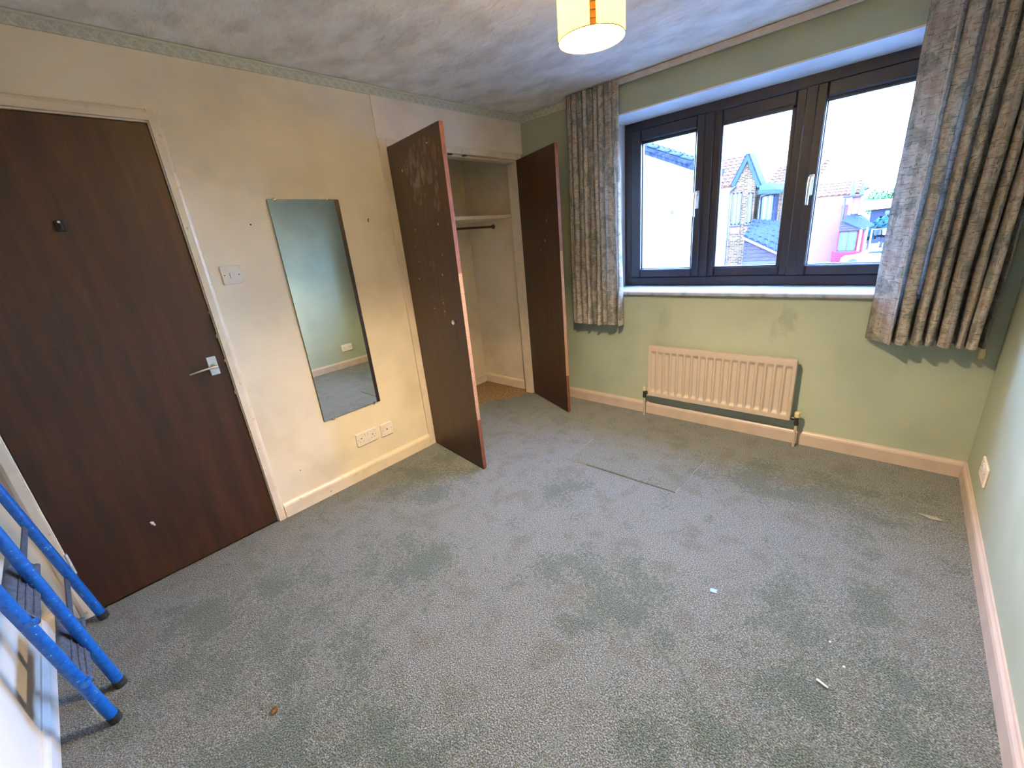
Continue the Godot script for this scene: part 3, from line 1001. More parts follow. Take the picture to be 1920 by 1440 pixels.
# ------------------------------------------------------------------ pendant lamp
func lamp() -> void:
	var c := Vector3(1.62, 1.9396, 1.5845)
	var p := base("pendant_lamp", c)
	tag(p, "yellow drum pendant lamp hanging lit from the ceiling", "lamp")
	var r := 0.099
	var h := 0.165
	var st := mb()
	var n := 64
	for k in n:
		var a0 := TAU * k / n
		var a1 := TAU * (k + 1) / n
		for side in [1.0, -1.0]:
			var rr: float = r if side > 0 else r - 0.0015
			var d0 := Vector3(cos(a0), 0, sin(a0))
			var d1 := Vector3(cos(a1), 0, sin(a1))
			var q := [[d0 * rr, d0, Vector2(float(k) / n, 1)], [d1 * rr, d1, Vector2(float(k + 1) / n, 1)], [d1 * rr + Vector3(0, h, 0), d1, Vector2(float(k + 1) / n, 0)], [d0 * rr + Vector3(0, h, 0), d0, Vector2(float(k) / n, 0)]]
			for o in ([0, 1, 2, 0, 2, 3] if side > 0 else [0, 2, 1, 0, 3, 2]):
				st.set_normal(q[o][1] * side); st.set_uv(q[o][2]); st.set_uv2(q[o][2]); st.add_vertex(q[o][0])
	var sh := obj("lamp_shade", st, M.shade, p)
	# overlapped seam, held by staples, towards the camera
	var ang := atan2(2.924 - c.z, 2.4256 - c.x) - 0.05
	var dir := Vector3(cos(ang), 0, sin(ang))
	var tan_ := Vector3(-sin(ang), 0, cos(ang))
	st = mb()
	box(st, Vector3(-0.009, 0.001, 0.0), Vector3(0.009, h - 0.001, 0.0015), 0.0004, xf_at(dir * (r - 0.0004), tan_, Vector3.UP, dir))
	obj("seam", st, M.shade_seam, sh)
	for k in 7:
		st = mb()
		box(st, Vector3(-0.009, 0.014 + k * 0.0195, 0.0), Vector3(0.009, 0.0155 + k * 0.0195, 0.0025), 0.0003, xf_at(dir * (r - 0.0004), tan_, Vector3.UP, dir))
		obj("staple", st, M.shade_ring, sh)
	for y in [0.0, h]:
		st = mb()
		var ring := []
		for k in 49: ring.append(Vector3(cos(TAU * k / 48) * r, y, sin(TAU * k / 48) * r))
		tube(st, ring, 0.0016, 6)
		obj("ring", st, M.shade_ring, sh)
	# spider, holder, flex and rose
	st = mb()
	for k in 3:
		var a := TAU * k / 3 + 0.4
		tube(st, [Vector3(cos(a) * 0.02, h - 0.03, sin(a) * 0.02), Vector3(cos(a) * r, h, sin(a) * r)], 0.0015, 6)
	lathe(st, [Vector2(0.0, 0.0), Vector2(0.018, 0.0), Vector2(0.018, 0.05), Vector2(0.008, 0.06), Vector2(0.0, 0.06)], Transform3D(Basis.IDENTITY, Vector3(0, h - 0.055, 0)), 18)
	obj("bulb_holder", st, M.plastic_white, p)
	st = mb()
	tube(st, [Vector3(0, h, 0), Vector3(0, H - c.y - 0.02, 0)], 0.0035, 8)
	obj("flex", st, M.plastic_white, p)
	st = mb()
	lathe(st, [Vector2(0.0, -0.028), Vector2(0.02, -0.026), Vector2(0.045, -0.008), Vector2(0.047, 0.0), Vector2(0.0, 0.0)], Transform3D(Basis.IDENTITY, Vector3(0, H - c.y - 0.0005, 0)), 24)
	obj("ceiling_rose", st, M.plastic_white, p)
	st = mb()
	var prof := []
	for k in 13:
		var t := PI * k / 12.0
		prof.append(Vector2(sin(t) * 0.03, -cos(t) * 0.03))
	lathe(st, prof, Transform3D(Basis.IDENTITY, Vector3(0, 0.075, 0)), 20)
	obj("bulb", st, M.bulb, p)
	var l := OmniLight3D.new()
	l.name = "bulb_light"
	l.light_color = hex(255, 227, 188)
	l.light_energy = 6.3
	l.light_size = 0.03
	l.omni_range = 12.0
	l.omni_attenuation = 2.0
	l.shadow_enabled = true
	p.add_child(l)
	l.position = Vector3(0, 0.075, 0)


# ------------------------------------------------------------------ radiator
func radiator() -> void:
	var x0 := 1.130
	var x1 := 2.0512
	var y0 := 0.1765
	var y1 := 0.5645
	var zf := 0.08
	var r := base("radiator", Vector3(x0, 0, 0))
	tag(r, "cream pressed steel panel radiator on the green wall below the window", "radiator")
	var w := x1 - x0
	var h := y1 - y0
	var n := 18
	var st := mb()
	# pressed front: wide raised flutes between narrow valleys, closed at top and bottom
	var surf := func(u: float, v: float) -> Vector3:
		var x := u * w
		var y := v * h
		var px := clampf((x - 0.012) / (w - 0.024), 0.0, 0.99999) * n
		var f := px - floorf(px)
		var ridge := smoothstep(0.10, 0.26, f) * (1.0 - smoothstep(0.80, 0.90, f))
		var ends := smoothstep(0.028, 0.052, y) * (1.0 - smoothstep(h - 0.06, h - 0.036, y))
		var side := smoothstep(0.004, 0.012, x) * (1.0 - smoothstep(w - 0.012, w - 0.004, x))
		return Vector3(x, y0 + y, zf - 0.012 * ridge * ends * side)
	sheet(st, surf, n * 16, 48, Vector2(w, h), Vector3(0, 0, 1))
	obj("front_panel", st, M.radiator, r)
	st = mb()
	box(st, Vector3(0, y0, zf - 0.018), Vector3(w, y1, zf - 0.0142), 0.001)
	box(st, Vector3(0, y1 - 0.006, 0.045), Vector3(w, y1, zf - 0.004), 0.002)
	box(st, Vector3(0, y0, 0.045), Vector3(w, y0 + 0.008, zf - 0.004), 0.002)
	box(st, Vector3(-0.001, y0 + 0.004, 0.045), Vector3(0.004, y1 - 0.012, zf - 0.006), 0.001)
	box(st, Vector3(w - 0.004, y0 + 0.004, 0.045), Vector3(w + 0.002, y1 - 0.012, zf - 0.006), 0.001)
	obj("back_panel", st, M.radiator, r)
	for x in [0.15, w - 0.15]:
		st = mb()
		box(st, Vector3(x - 0.015, y0 + 0.04, 0.001), Vector3(x + 0.015, y1 - 0.05, 0.046), 0.002)
		obj("bracket", st, M.radiator, r)
	for s in [0, 1]:
		var vx := -0.035 if s == 0 else w + 0.035
		var sg := 1.0 if s == 0 else -1.0
		st = mb()
		tube(st, [Vector3(vx, 0.0, 0.062), Vector3(vx, y0 - 0.01, 0.062)], 0.0075, 12)
		obj("pipe", st, M.radiator, r)
		st = mb()
		tube(st, [Vector3(vx, y0 - 0.03, 0.062), Vector3(vx, y0 + 0.028, 0.062)], 0.0105, 12)
		tube(st, [Vector3(vx, y0 + 0.012, 0.062), Vector3(vx + 0.038 * sg, y0 + 0.014, 0.062)], 0.009, 12)
		lathe(st, [Vector2(0.0, -0.008), Vector2(0.0145, -0.008), Vector2(0.0145, 0.008), Vector2(0.0, 0.008)], Transform3D(Basis.IDENTITY, Vector3(vx, y0 - 0.018, 0.062)), 6)
		lathe(st, [Vector2(0.0, -0.007), Vector2(0.0145, -0.007), Vector2(0.0145, 0.007), Vector2(0.0, 0.007)], xf_at(Vector3(vx + 0.02 * sg, y0 + 0.013, 0.062), Vector3(0, 1, 0), Vector3(1, 0, 0), Vector3(0, 0, 1)), 6)
		var v := obj("valve", st, M.verdigris, r)
		st = mb()
		var cr := 0.011 if s == 0 else 0.016
		lathe(st, [Vector2(cr, 0.0), Vector2(cr, 0.026), Vector2(cr * 0.8, 0.032), Vector2(0.0, 0.033)], Transform3D(Basis.IDENTITY, Vector3(vx, y0 + 0.026, 0.062)), 16)
		obj("valve_cap", st, M.ivory, v)


# ------------------------------------------------------------------ curtains
func catmull(pts: Array, u: float) -> Vector2:
	var n := pts.size() - 1
	var f := clampf(u, 0, 1) * n
	var i := mini(int(f), n - 1)
	var t := f - i
	var a: Vector2 = pts[maxi(i - 1, 0)]
	var b: Vector2 = pts[i]
	var c: Vector2 = pts[i + 1]
	var d: Vector2 = pts[mini(i + 2, n)]
	return b.cubic_interpolate(c, a, d, t)


func curtain(called: String, label: String, top: Array, bottom: Array, y1: float, y0: float, flat_w: float, seed: int) -> void:
	var cu := base(called)
	tag(cu, label, "curtain", "birch print curtains at the window")
	var nz := FastNoiseLite.new()
	nz.seed = seed
	nz.frequency = 1.1
	var f := func(u: float, v: float) -> Vector3:
		var a := catmull(top, u)
		var b := catmull(bottom, u)
		# header gathers in a pinch about 8 cm down, then the folds open out
		var k := smoothstep(0.0, 1.0, v)
		var p := a.lerp(b, k)
		var mid := lerpf(0.086, 0.072, k)
		var pinch := 1.0 - 0.55 * exp(-pow((v - 0.055) / 0.03, 2.0))
		var z := mid + (p.y - mid) * pinch
		z += nz.get_noise_2d(u * 9.0, v * 2.2) * 0.012 * smoothstep(0.05, 0.3, v)
		var x := p.x + nz.get_noise_2d(u * 7.0 + 40.0, v * 1.6) * 0.008 * smoothstep(0.05, 0.3, v)
		var y := lerpf(y1, y0, v)
		if v < 0.004: y += 0.006 * nz.get_noise_2d(u * 30.0, 3.0)
		y += 0.012 * nz.get_noise_2d(u * 6.0, 9.0) * v
		return Vector3(x, y, maxf(z, 0.012))
	var st := mb()
	sheet(st, f, 420, 90, Vector2(flat_w, y1 - y0), Vector3(0, 0, 1))
	obj("fabric", st, M.curtain, cu)
	# turned-up hem and heading tape behind the cloth
	st = mb()
	var hem := func(u: float, v: float) -> Vector3: return (f.call(u, 1.0 - v * 0.045) as Vector3) + Vector3(0, 0.0005, -0.0035)
	sheet(st, hem, 420, 3, Vector2(flat_w, 0.07), Vector3(0, 0, 1))
	obj("hem", st, M.curtain, cu)
	st = mb()
	var tape := func(u: float, v: float) -> Vector3: return (f.call(u, 0.006 + v * 0.05) as Vector3) + Vector3(0, 0, -0.0035)
	sheet(st, tape, 420, 4, Vector2(flat_w, 0.08), Vector3(0, 0, 1))
	obj("heading_tape", st, M.rail, cu)


# plan of S folds from (x, width of the fold, depth) triples: each ridge laps a little over the valley beside it
func folds(start: Array, ridges: Array, end: Array, valley: float) -> Array:
	var pts := []
	for p in start: pts.append(Vector2(p[0], p[1]))
	for r in ridges:
		pts.append(Vector2(r[0] - r[1] * 0.42, valley + 0.004))
		pts.append(Vector2(r[0] - r[1] * 0.50, lerpf(valley, r[2], 0.62)))
		pts.append(Vector2(r[0] - r[1] * 0.12, r[2]))
		pts.append(Vector2(r[0] + r[1] * 0.40, r[2] - 0.010))
		pts.append(Vector2(r[0] + r[1] * 0.48, lerpf(valley, r[2], 0.45)))
		pts.append(Vector2(r[0] + r[1] * 0.40, valley))
	for p in end: pts.append(Vector2(p[0], p[1]))
	return pts


func curtains() -> void:
	var lb := folds([[0.478, 0.05], [0.484, 0.075]], [[0.506, 0.036, 0.105], [0.552, 0.046, 0.118], [0.602, 0.044, 0.110], [0.648, 0.038, 0.120], [0.694, 0.046, 0.112], [0.738, 0.034, 0.122], [0.782, 0.044, 0.114], [0.838, 0.060, 0.122]], [[0.884, 0.075], [0.905, 0.100], [0.916, 0.055]], 0.040)
	var lt := []
	for p in lb: lt.append(Vector2(lerpf(0.494, 0.899, (p.x - 0.478) / 0.438), 0.084 + (p.y - 0.08) * 0.35))
	curtain("curtain", "left curtain of birch bark print, gathered between the open wardrobe door and the window", lt, lb, 2.288, 0.704, 1.15, 3)
	var rb := folds([[2.336, 0.022], [2.352, 0.052], [2.385, 0.092], [2.420, 0.135], [2.434, 0.150], [2.440, 0.110]], [[2.475, 0.052, 0.138], [2.532, 0.038, 0.150], [2.578, 0.034, 0.128], [2.630, 0.052, 0.148], [2.684, 0.030, 0.135], [2.722, 0.040, 0.146]], [[2.750, 0.070], [2.762, 0.095], [2.770, 0.080], [2.774, 0.050]], 0.024)
	var rt := []
	for p in rb: rt.append(Vector2(lerpf(2.342, 2.80, (p.x - 2.336) / 0.436), 0.090 + (p.y - 0.086) * 0.3))
	curtain("curtain", "right curtain of birch bark print, overlapping the window beside the right wall", rt, rb, 2.288, 0.714, 1.35, 9)
	# ceiling-fixed curtain track
	var r := base("curtain_rail")
	tag(r, "painted curtain track fixed along the ceiling above the window", "curtain rail")
	var st := mb()
	box(st, Vector3(0.46, 2.278, 0.0), Vector3(2.815, 2.298, 0.052), 0.003)
	obj("batten", st, M.rail, r)
	st = mb()
	box(st, Vector3(0.47, 2.262, 0.050), Vector3(2.81, 2.297, 0.064), 0.004)
	obj("track", st, M.rail, r)
	# cords and their weights
	for q in [[2.767, 0.700, 0.085], [2.735, 0.745, 0.10]]:
		st = mb()
		tube(st, [Vector3(q[0], 2.26, 0.03), Vector3(q[0], 1.5, 0.028), Vector3(q[0], q[1], q[2] * 0.5)], 0.0012, 6)
		var cd := obj("pull_cord", st, M.plastic_white, r)
		st = mb()
		lathe(st, [Vector2(0.0, -0.032), Vector2(0.011, -0.030), Vector2(0.0125, -0.015), Vector2(0.0095, 0.012), Vector2(0.006, 0.02), Vector2(0.0, 0.022)], Transform3D(Basis.IDENTITY, Vector3(q[0], q[1] - 0.012, q[2] * 0.5 + 0.02)), 18)
		obj("weight", st, M.ivory, cd)


# ------------------------------------------------------------------ wall mirror
func mirror() -> void:
	var m := base("wall_mirror")
	tag(m, "tall frameless mirror clipped to the cream wall beside the wardrobe", "mirror")
	var lo := Vector3(0.0015, 0.4704, 1.6528)
	var hi := Vector3(0.0065, 1.6926, 2.0333)
	var st := mb()
	box(st, lo, Vector3(hi.x - 0.0003, hi.y, hi.z), 0.0006)
	obj("glass_back", st, M.glass_edge, m)
	st = mb()
	var e := 0.0012
	box(st, Vector3(hi.x - 0.0002, lo.y + e, lo.z + e), Vector3(hi.x, hi.y - e, hi.z - e))
	obj("mirror_glass", st, M.mirror, m)
	for q in [[hi.y, 1.995, 1.0], [hi.y, 1.715, 1.0], [lo.y, 1.975, -1.0], [lo.y, 1.700, -1.0]]:
		st = mb()
		box(st, Vector3(0.0, q[0] - 0.008, q[1] - 0.008), Vector3(0.010, q[0] + 0.008, q[1] + 0.008), 0.003)
		lathe(st, [Vector2(0.0, 0.004), Vector2(0.004, 0.003), Vector2(0.005, 0.0)], xf_at(Vector3(0.0098, q[0] + q[2] * 0.002, q[1]), Vector3(0, 1, 0), Vector3(1, 0, 0), Vector3(0, 0, 1)), 10)
		obj("clip", st, M.chrome, m)
	m.transform = xf_at(Vector3(0.0, 0, 0), Vector3(cos(0.006), 0, -sin(0.006)), Vector3.UP, Vector3(sin(0.006), 0, cos(0.006))).translated(Vector3(-0.0095, 0, 0))


# ------------------------------------------------------------------ switch and sockets
func dot_hole(st: SurfaceTool, xf: Transform3D, x: float, y: float, r: float) -> void:
	lathe(st, [Vector2(0.0, 0.0006), Vector2(r * 0.8, 0.0006), Vector2(r, 0.0)], xf * Transform3D(Basis(Vector3(1, 0, 0), Vector3(0, 0, 1), Vector3(0, -1, 0)), Vector3(x, y, 0.0)), 12)


func faceplate(called: String, label: String, cat: String, xf: Transform3D, w: float, h: float) -> Node3D:
	var p := base(called)
	p.transform = xf
	tag(p, label, cat)
	var st := mb()
	box(st, Vector3(-w / 2, -h / 2, 0), Vector3(w / 2, h / 2, 0.009), 0.003)
	obj("plate", st, M.plastic, p)
	return p


func double_socket(label: String, xf: Transform3D) -> void:
	var p := faceplate("double_socket", label, "socket", xf, 0.148, 0.088)
	var up := Transform3D(Basis.IDENTITY, Vector3(0, 0, 0.0088))
	for s in [-1.0, 1.0]:
		var st := mb()
		box(st, Vector3(s * 0.010 - 0.0055, 0.016, 0.008), Vector3(s * 0.010 + 0.0055, 0.034, 0.0125), 0.0015)
		obj("rocker_switch", st, M.plastic_white, p)
		var cx: float = s * 0.040
		for q in [[0.0, 0.006, 0.0042], [-0.011, -0.014, 0.0028], [0.011, -0.014, 0.0028]]:
			st = mb()
			dot_hole(st, up, cx + q[0], q[1], q[2])
			obj("pin_hole", st, M.hole, p)
		st = mb()
		dot_hole(st, up, s * 0.062, 0.0, 0.003)
		obj("screw_or_glint", st, M.slit, p)


func fittings() -> void:
	var on_left := func(y: float, z: float) -> Transform3D: return xf_at(Vector3(0, y, z), Vector3(0, 0, -1), Vector3.UP, Vector3(1, 0, 0))
	double_socket("double wall socket low on the cream wall under the mirror", on_left.call(0.2665, 1.796))
	var p := faceplate("aerial_socket", "single aerial outlet plate beside the double socket near the wardrobe", "socket", on_left.call(0.263, 1.649), 0.088, 0.088)
	var up := Transform3D(Basis.IDENTITY, Vector3(0, 0, 0.0088))
	var st := mb()
	dot_hole(st, up, 0, 0, 0.0055)
	obj("outlet", st, M.hole, p)
	for s in [-1.0, 1.0]:
		st = mb()
		dot_hole(st, up, s * 0.030, 0, 0.003)
		obj("screw_or_glint", st, M.slit, p)
	p = faceplate("light_switch", "square light switch on the cream wall beside the brown door", "switch", on_left.call(1.354, 2.280), 0.089, 0.087)
	st = mb()
	box(st, Vector3(-0.010, -0.013, 0.008), Vector3(0.010, 0.013, 0.0135), 0.003, Transform3D(Basis(Vector3.RIGHT, 0.12), Vector3.ZERO))
	obj("rocker_switch", st, M.plastic_white, p)
	for s in [-1.0, 1.0]:
		st = mb()
		dot_hole(st, up, s * 0.031, 0, 0.003)
		obj("screw_or_glint", st, M.hole, p)
	double_socket("double wall socket low on the right green wall near the window corner", xf_at(Vector3(W, 0.255, 0.438), Vector3(0, 0, 1), Vector3.UP, Vector3(-1, 0, 0)))
	# wall plug left in the plaster, and a nail hole
	st = mb()
	box(st, Vector3(0.0, 1.568, 1.486), Vector3(0.003, 1.588, 1.491), 0.001)
	box(st, Vector3(0.0, 1.584, 1.480), Vector3(0.003, 1.588, 1.488), 0.001)
	tag(obj("wall_plug", st, M.hole), "dark bracket scrap left in the cream wall between mirror and wardrobe", "bracket")
	st = mb()
	dot_hole(st, on_left.call(1.579, 2.133) as Transform3D, 0, 0, 0.004)
	tag(obj("nail_hole", st, M.hole), "small nail hole in the cream wall left of the mirror", "hole")
	st = mb()
	dot_hole(st, on_left.call(0.237, 2.232) as Transform3D, 0, 0, 0.003)
	tag(obj("nail_hole", st, M.hole), "tiny nail hole low on the cream wall near the skirting and the door", "hole")


# ------------------------------------------------------------------ ladder
func ladder() -> void:
	var l := base("step_ladder")
	tag(l, "paint-splashed blue tubular step ladder leaning against the pale wall beside the door", "ladder")
	var legs := [[Vector3(0.078, 0.024, 3.169), Vector3(0.060, 0.683, 3.250), Vector3(0.046, 1.20, 3.312)], [Vector3(0.554, 0.020, 3.160), Vector3(0.528, 0.683, 3.230), Vector3(0.506, 1.20, 3.285)], [Vector3(0.709, 0.022, 3.189), Vector3(0.722, 0.605, 3.253), Vector3(0.735, 1.20, 3.318)]]
	for k in 3:
		var st := mb()
		tube(st, legs[k], 0.0165, 18)
		var leg := obj("leg", st, M.blue_tube, l)
		var d: Vector3 = (legs[k][1] - legs[k][0]).normalized()
		st = mb()
		tube(st, [legs[k][0] - d * 0.018, legs[k][0] - d * 0.014, legs[k][0] + d * 0.010], 0.0185, 18)
		obj("rubber_foot", st, M.rubber, leg)
		if k == 2:
			# white paint run down the underside of this leg
			st = mb()
			var under := Vector3(-0.0025, -0.0036, 0.0041)
			tube(st, [legs[k][0] + d * 0.002 + under * 1.3, legs[k][0] + d * 0.03 + under * 2.6, legs[k][0] + d * 0.09 + under * 2.3, legs[k][0] + d * 0.16 + under * 1.2], 0.0140, 14, 0.0095)
			obj("paint_run", st, M.old_paint, leg)
	# pressed treads, folded flat between the outer legs
	for y in [0.285, 0.560, 0.835, 1.10]:
		var at := Vector3(0.0, y, 3.222 + (y - 0.285) * 0.105)
		var dn := Vector3(0, -0.088, -0.034).normalized()
		var nrm := Vector3(1, 0, 0).cross(dn)
		var xf := xf_at(at, Vector3(1, 0, 0), -dn, nrm if nrm.z < 0 else -nrm)
		var st := mb()
		box(st, Vector3(0.37, -0.094, 0.0), Vector3(0.712, 0.0, 0.004), 0.0015, xf)
		for r in [-0.075, -0.05, -0.025]:
			box(st, Vector3(0.38, r - 0.003, 0.003), Vector3(0.702, r + 0.003, 0.008), 0.002, xf)
		tube(st, [xf * Vector3(0.37, 0.0, -0.006), xf * Vector3(0.712, 0.0, -0.006)], 0.010, 12)
		tube(st, [xf * Vector3(0.34, -0.094, -0.006), xf * Vector3(0.712, -0.094, -0.006)], 0.010, 12)
		var t := obj("tread", st, M.tread, l)
		st = mb()
		box(st, Vector3(0.066, -0.052, -0.004), Vector3(0.375, -0.030, 0.002), 0.001, xf)
		obj("tread_strap", st, M.tread, t)
		st = mb()
		tube(st, [xf * Vector3(0.655, -0.094, -0.004), xf * Vector3(0.69, -0.10, -0.012), xf * Vector3(0.725, -0.085, -0.004)], 0.009, 10)
		tube(st, [xf * Vector3(0.72, -0.085, -0.002), xf * Vector3(0.75, -0.07, -0.004)], 0.010, 10)
		obj("tread_bracket", st, M.blue_tube, t)


# ------------------------------------------------------------------ litter on the carpet
func litter() -> void:
	var st := mb()
	box(st, Vector3(-0.012, 0, -0.010), Vector3(0.012, 0.002, 0.010), 0.0008)
	var o := obj("plastic_scrap", st, M.litter_blue)
	o.transform = Transform3D(Basis(Vector3.UP, 0.25), Vector3(2.066, 0.003, 1.505))
	tag(o, "small flat blue plastic square lying in the middle of the carpet", "scrap")
	st = mb()
	tube(st, [Vector3(-0.014, 0.004, -0.006), Vector3(0.0, 0.006, 0.0), Vector3(0.016, 0.004, 0.004)], 0.004, 8, 0.003)
	o = obj("plastic_scrap", st, M.litter_clear)
	o.position = Vector3(2.439, 0.002, 1.68)
	tag(o, "shiny white plastic scrap on the carpet towards the right wall", "scrap")
	for q in [[2.484, 1.575, 0.004, "white crumb on the carpet just above the shiny plastic scrap"], [2.439, 1.499, 0.0035, "smaller white crumb on the carpet farther from the shiny scrap"]]:
		st = mb()
		lathe(st, [Vector2(0.0, -0.002), Vector2(q[2], 0.001), Vector2(q[2] * 0.6, 0.004), Vector2(0.0, 0.005)], Transform3D.IDENTITY, 7)
		o = obj("crumb", st, M.cloth_white)
		o.position = Vector3(q[0], 0.003, q[1])
		tag(o, q[3], "crumb")
	st = mb()
	slab(st, [Vector3(-0.014, 0.002, -0.006), Vector3(-0.002, 0.005, -0.012), Vector3(0.015, 0.003, -0.004), Vector3(0.010, 0.002, 0.010), Vector3(-0.010, 0.004, 0.009)], Vector3(0, -0.002, 0))
	o = obj("dry_leaf", st, M.leaf)
	o.position = Vector3(1.114, 0.003, 2.828)
	tag(o, "crumpled brown leaf on the carpet near the ladder", "leaf")
	st = mb()
	slab(st, [Vector3(-0.04, 0.002, -0.012), Vector3(0.02, 0.003, -0.018), Vector3(0.045, 0.002, 0.004), Vector3(0.0, 0.003, 0.016)], Vector3(0, -0.002, 0))
	o = obj("carpet_offcut", st, M.thread)
	o.position = Vector3(2.70, 0.003, 0.505)
	tag(o, "pale flat offcut on the carpet in the corner under the right curtain", "scrap")


# ------------------------------------------------------------------ outside
# tiled slope between two eaves points and two ridge points, in courses of pantiles
func tiles(st: SurfaceTool, e0: Vector3, e1: Vector3, r1: Vector3, r0: Vector3, across: float, courses: int) -> void:
	var n := (e1 - e0).cross(r0 - e0).normalized()
	if n.y < 0: n = -n
	slab(st, [e0 - n * 0.01, e1 - n * 0.01, r1 - n * 0.01, r0 - n * 0.01], n * -0.08)
	var cols := maxi(1, int(round(e0.distance_to(e1) / across)))
	for j in courses:
		for i in cols:
			var u0 := float(i) / cols
			var u1 := (i + 0.78) / cols
			var v0 := float(j) / courses
			var v1 := float(j + 1) / courses
			var q := func(u: float, v: float) -> Vector3: return e0.lerp(e1, u).lerp(r0.lerp(r1, u), v)
			var lift := n * 0.09
			var a: Vector3 = q.call(u0, v0)
			var b: Vector3 = q.call(u1, v0)
			var c: Vector3 = q.call(u1, v1)
			var d: Vector3 = q.call(u0, v1)
			var m: Vector3 = q.call((u0 + u1) / 2, v0)
			var m1: Vector3 = q.call((u0 + u1) / 2, v1)
			var side := (b - a).normalized()
			tri3(st, a + lift * 0.3, m + lift, m1 + lift * 0.5, n - side, n, n)
			tri3(st, a + lift * 0.3, m1 + lift * 0.5, d, n - side, n, n - side)
			tri3(st, m + lift, b + lift * 0.3, c, n, n + side, n + side)
			tri3(st, m + lift, c, m1 + lift * 0.5, n, n + side, n)
			tri(st, a, b, m + lift, (e0 - r0).normalized())
			var g: Vector3 = q.call(minf(1.0, (i + 1.0) / cols), v0)
			var g1: Vector3 = q.call(minf(1.0, (i + 1.0) / cols), v1)
			quad(st, b, g, g1, c, n)


func wall_poly(st: SurfaceTool, pts: Array, z: float, depth: float) -> void:
	var pl := PackedVector2Array()
	for p in pts: pl.append(Vector2(p[0], p[1]))
	ext(st, pl, Transform3D(Basis.IDENTITY, Vector3(0, 0, z - depth)), depth)


func house_window(h: Node3D, x0: float, x1: float, y0: float, y1: float, z: float, lights: int, glass: Material) -> void:
	var st := mb()
	var t := 0.07
	for r in [[x0, x0 + t, y0, y1], [x1 - t, x1, y0, y1], [x0, x1, y0, y0 + t], [x0, x1, y1 - t, y1]]:
		box(st, Vector3(r[0], r[2], z - 0.05), Vector3(r[1], r[3], z + 0.05), 0.01)
	for k in range(1, lights):
		var m := lerpf(x0, x1, float(k) / lights)
		box(st, Vector3(m - t / 2, y0, z - 0.05), Vector3(m + t / 2, y1, z + 0.05), 0.01)
	box(st, Vector3(x0 - 0.05, y0 - 0.07, z - 0.02), Vector3(x1 + 0.05, y0, z + 0.09), 0.01)
	var w := obj("window", st, M.dark_frame, h)
	for k in lights:
		st = mb()
		box(st, Vector3(lerpf(x0, x1, float(k) / lights) + t / 2, y0 + t, z), Vector3(lerpf(x0, x1, float(k + 1) / lights) - t / 2, y1 - t, z + 0.02))
		obj("pane", st, glass, w)


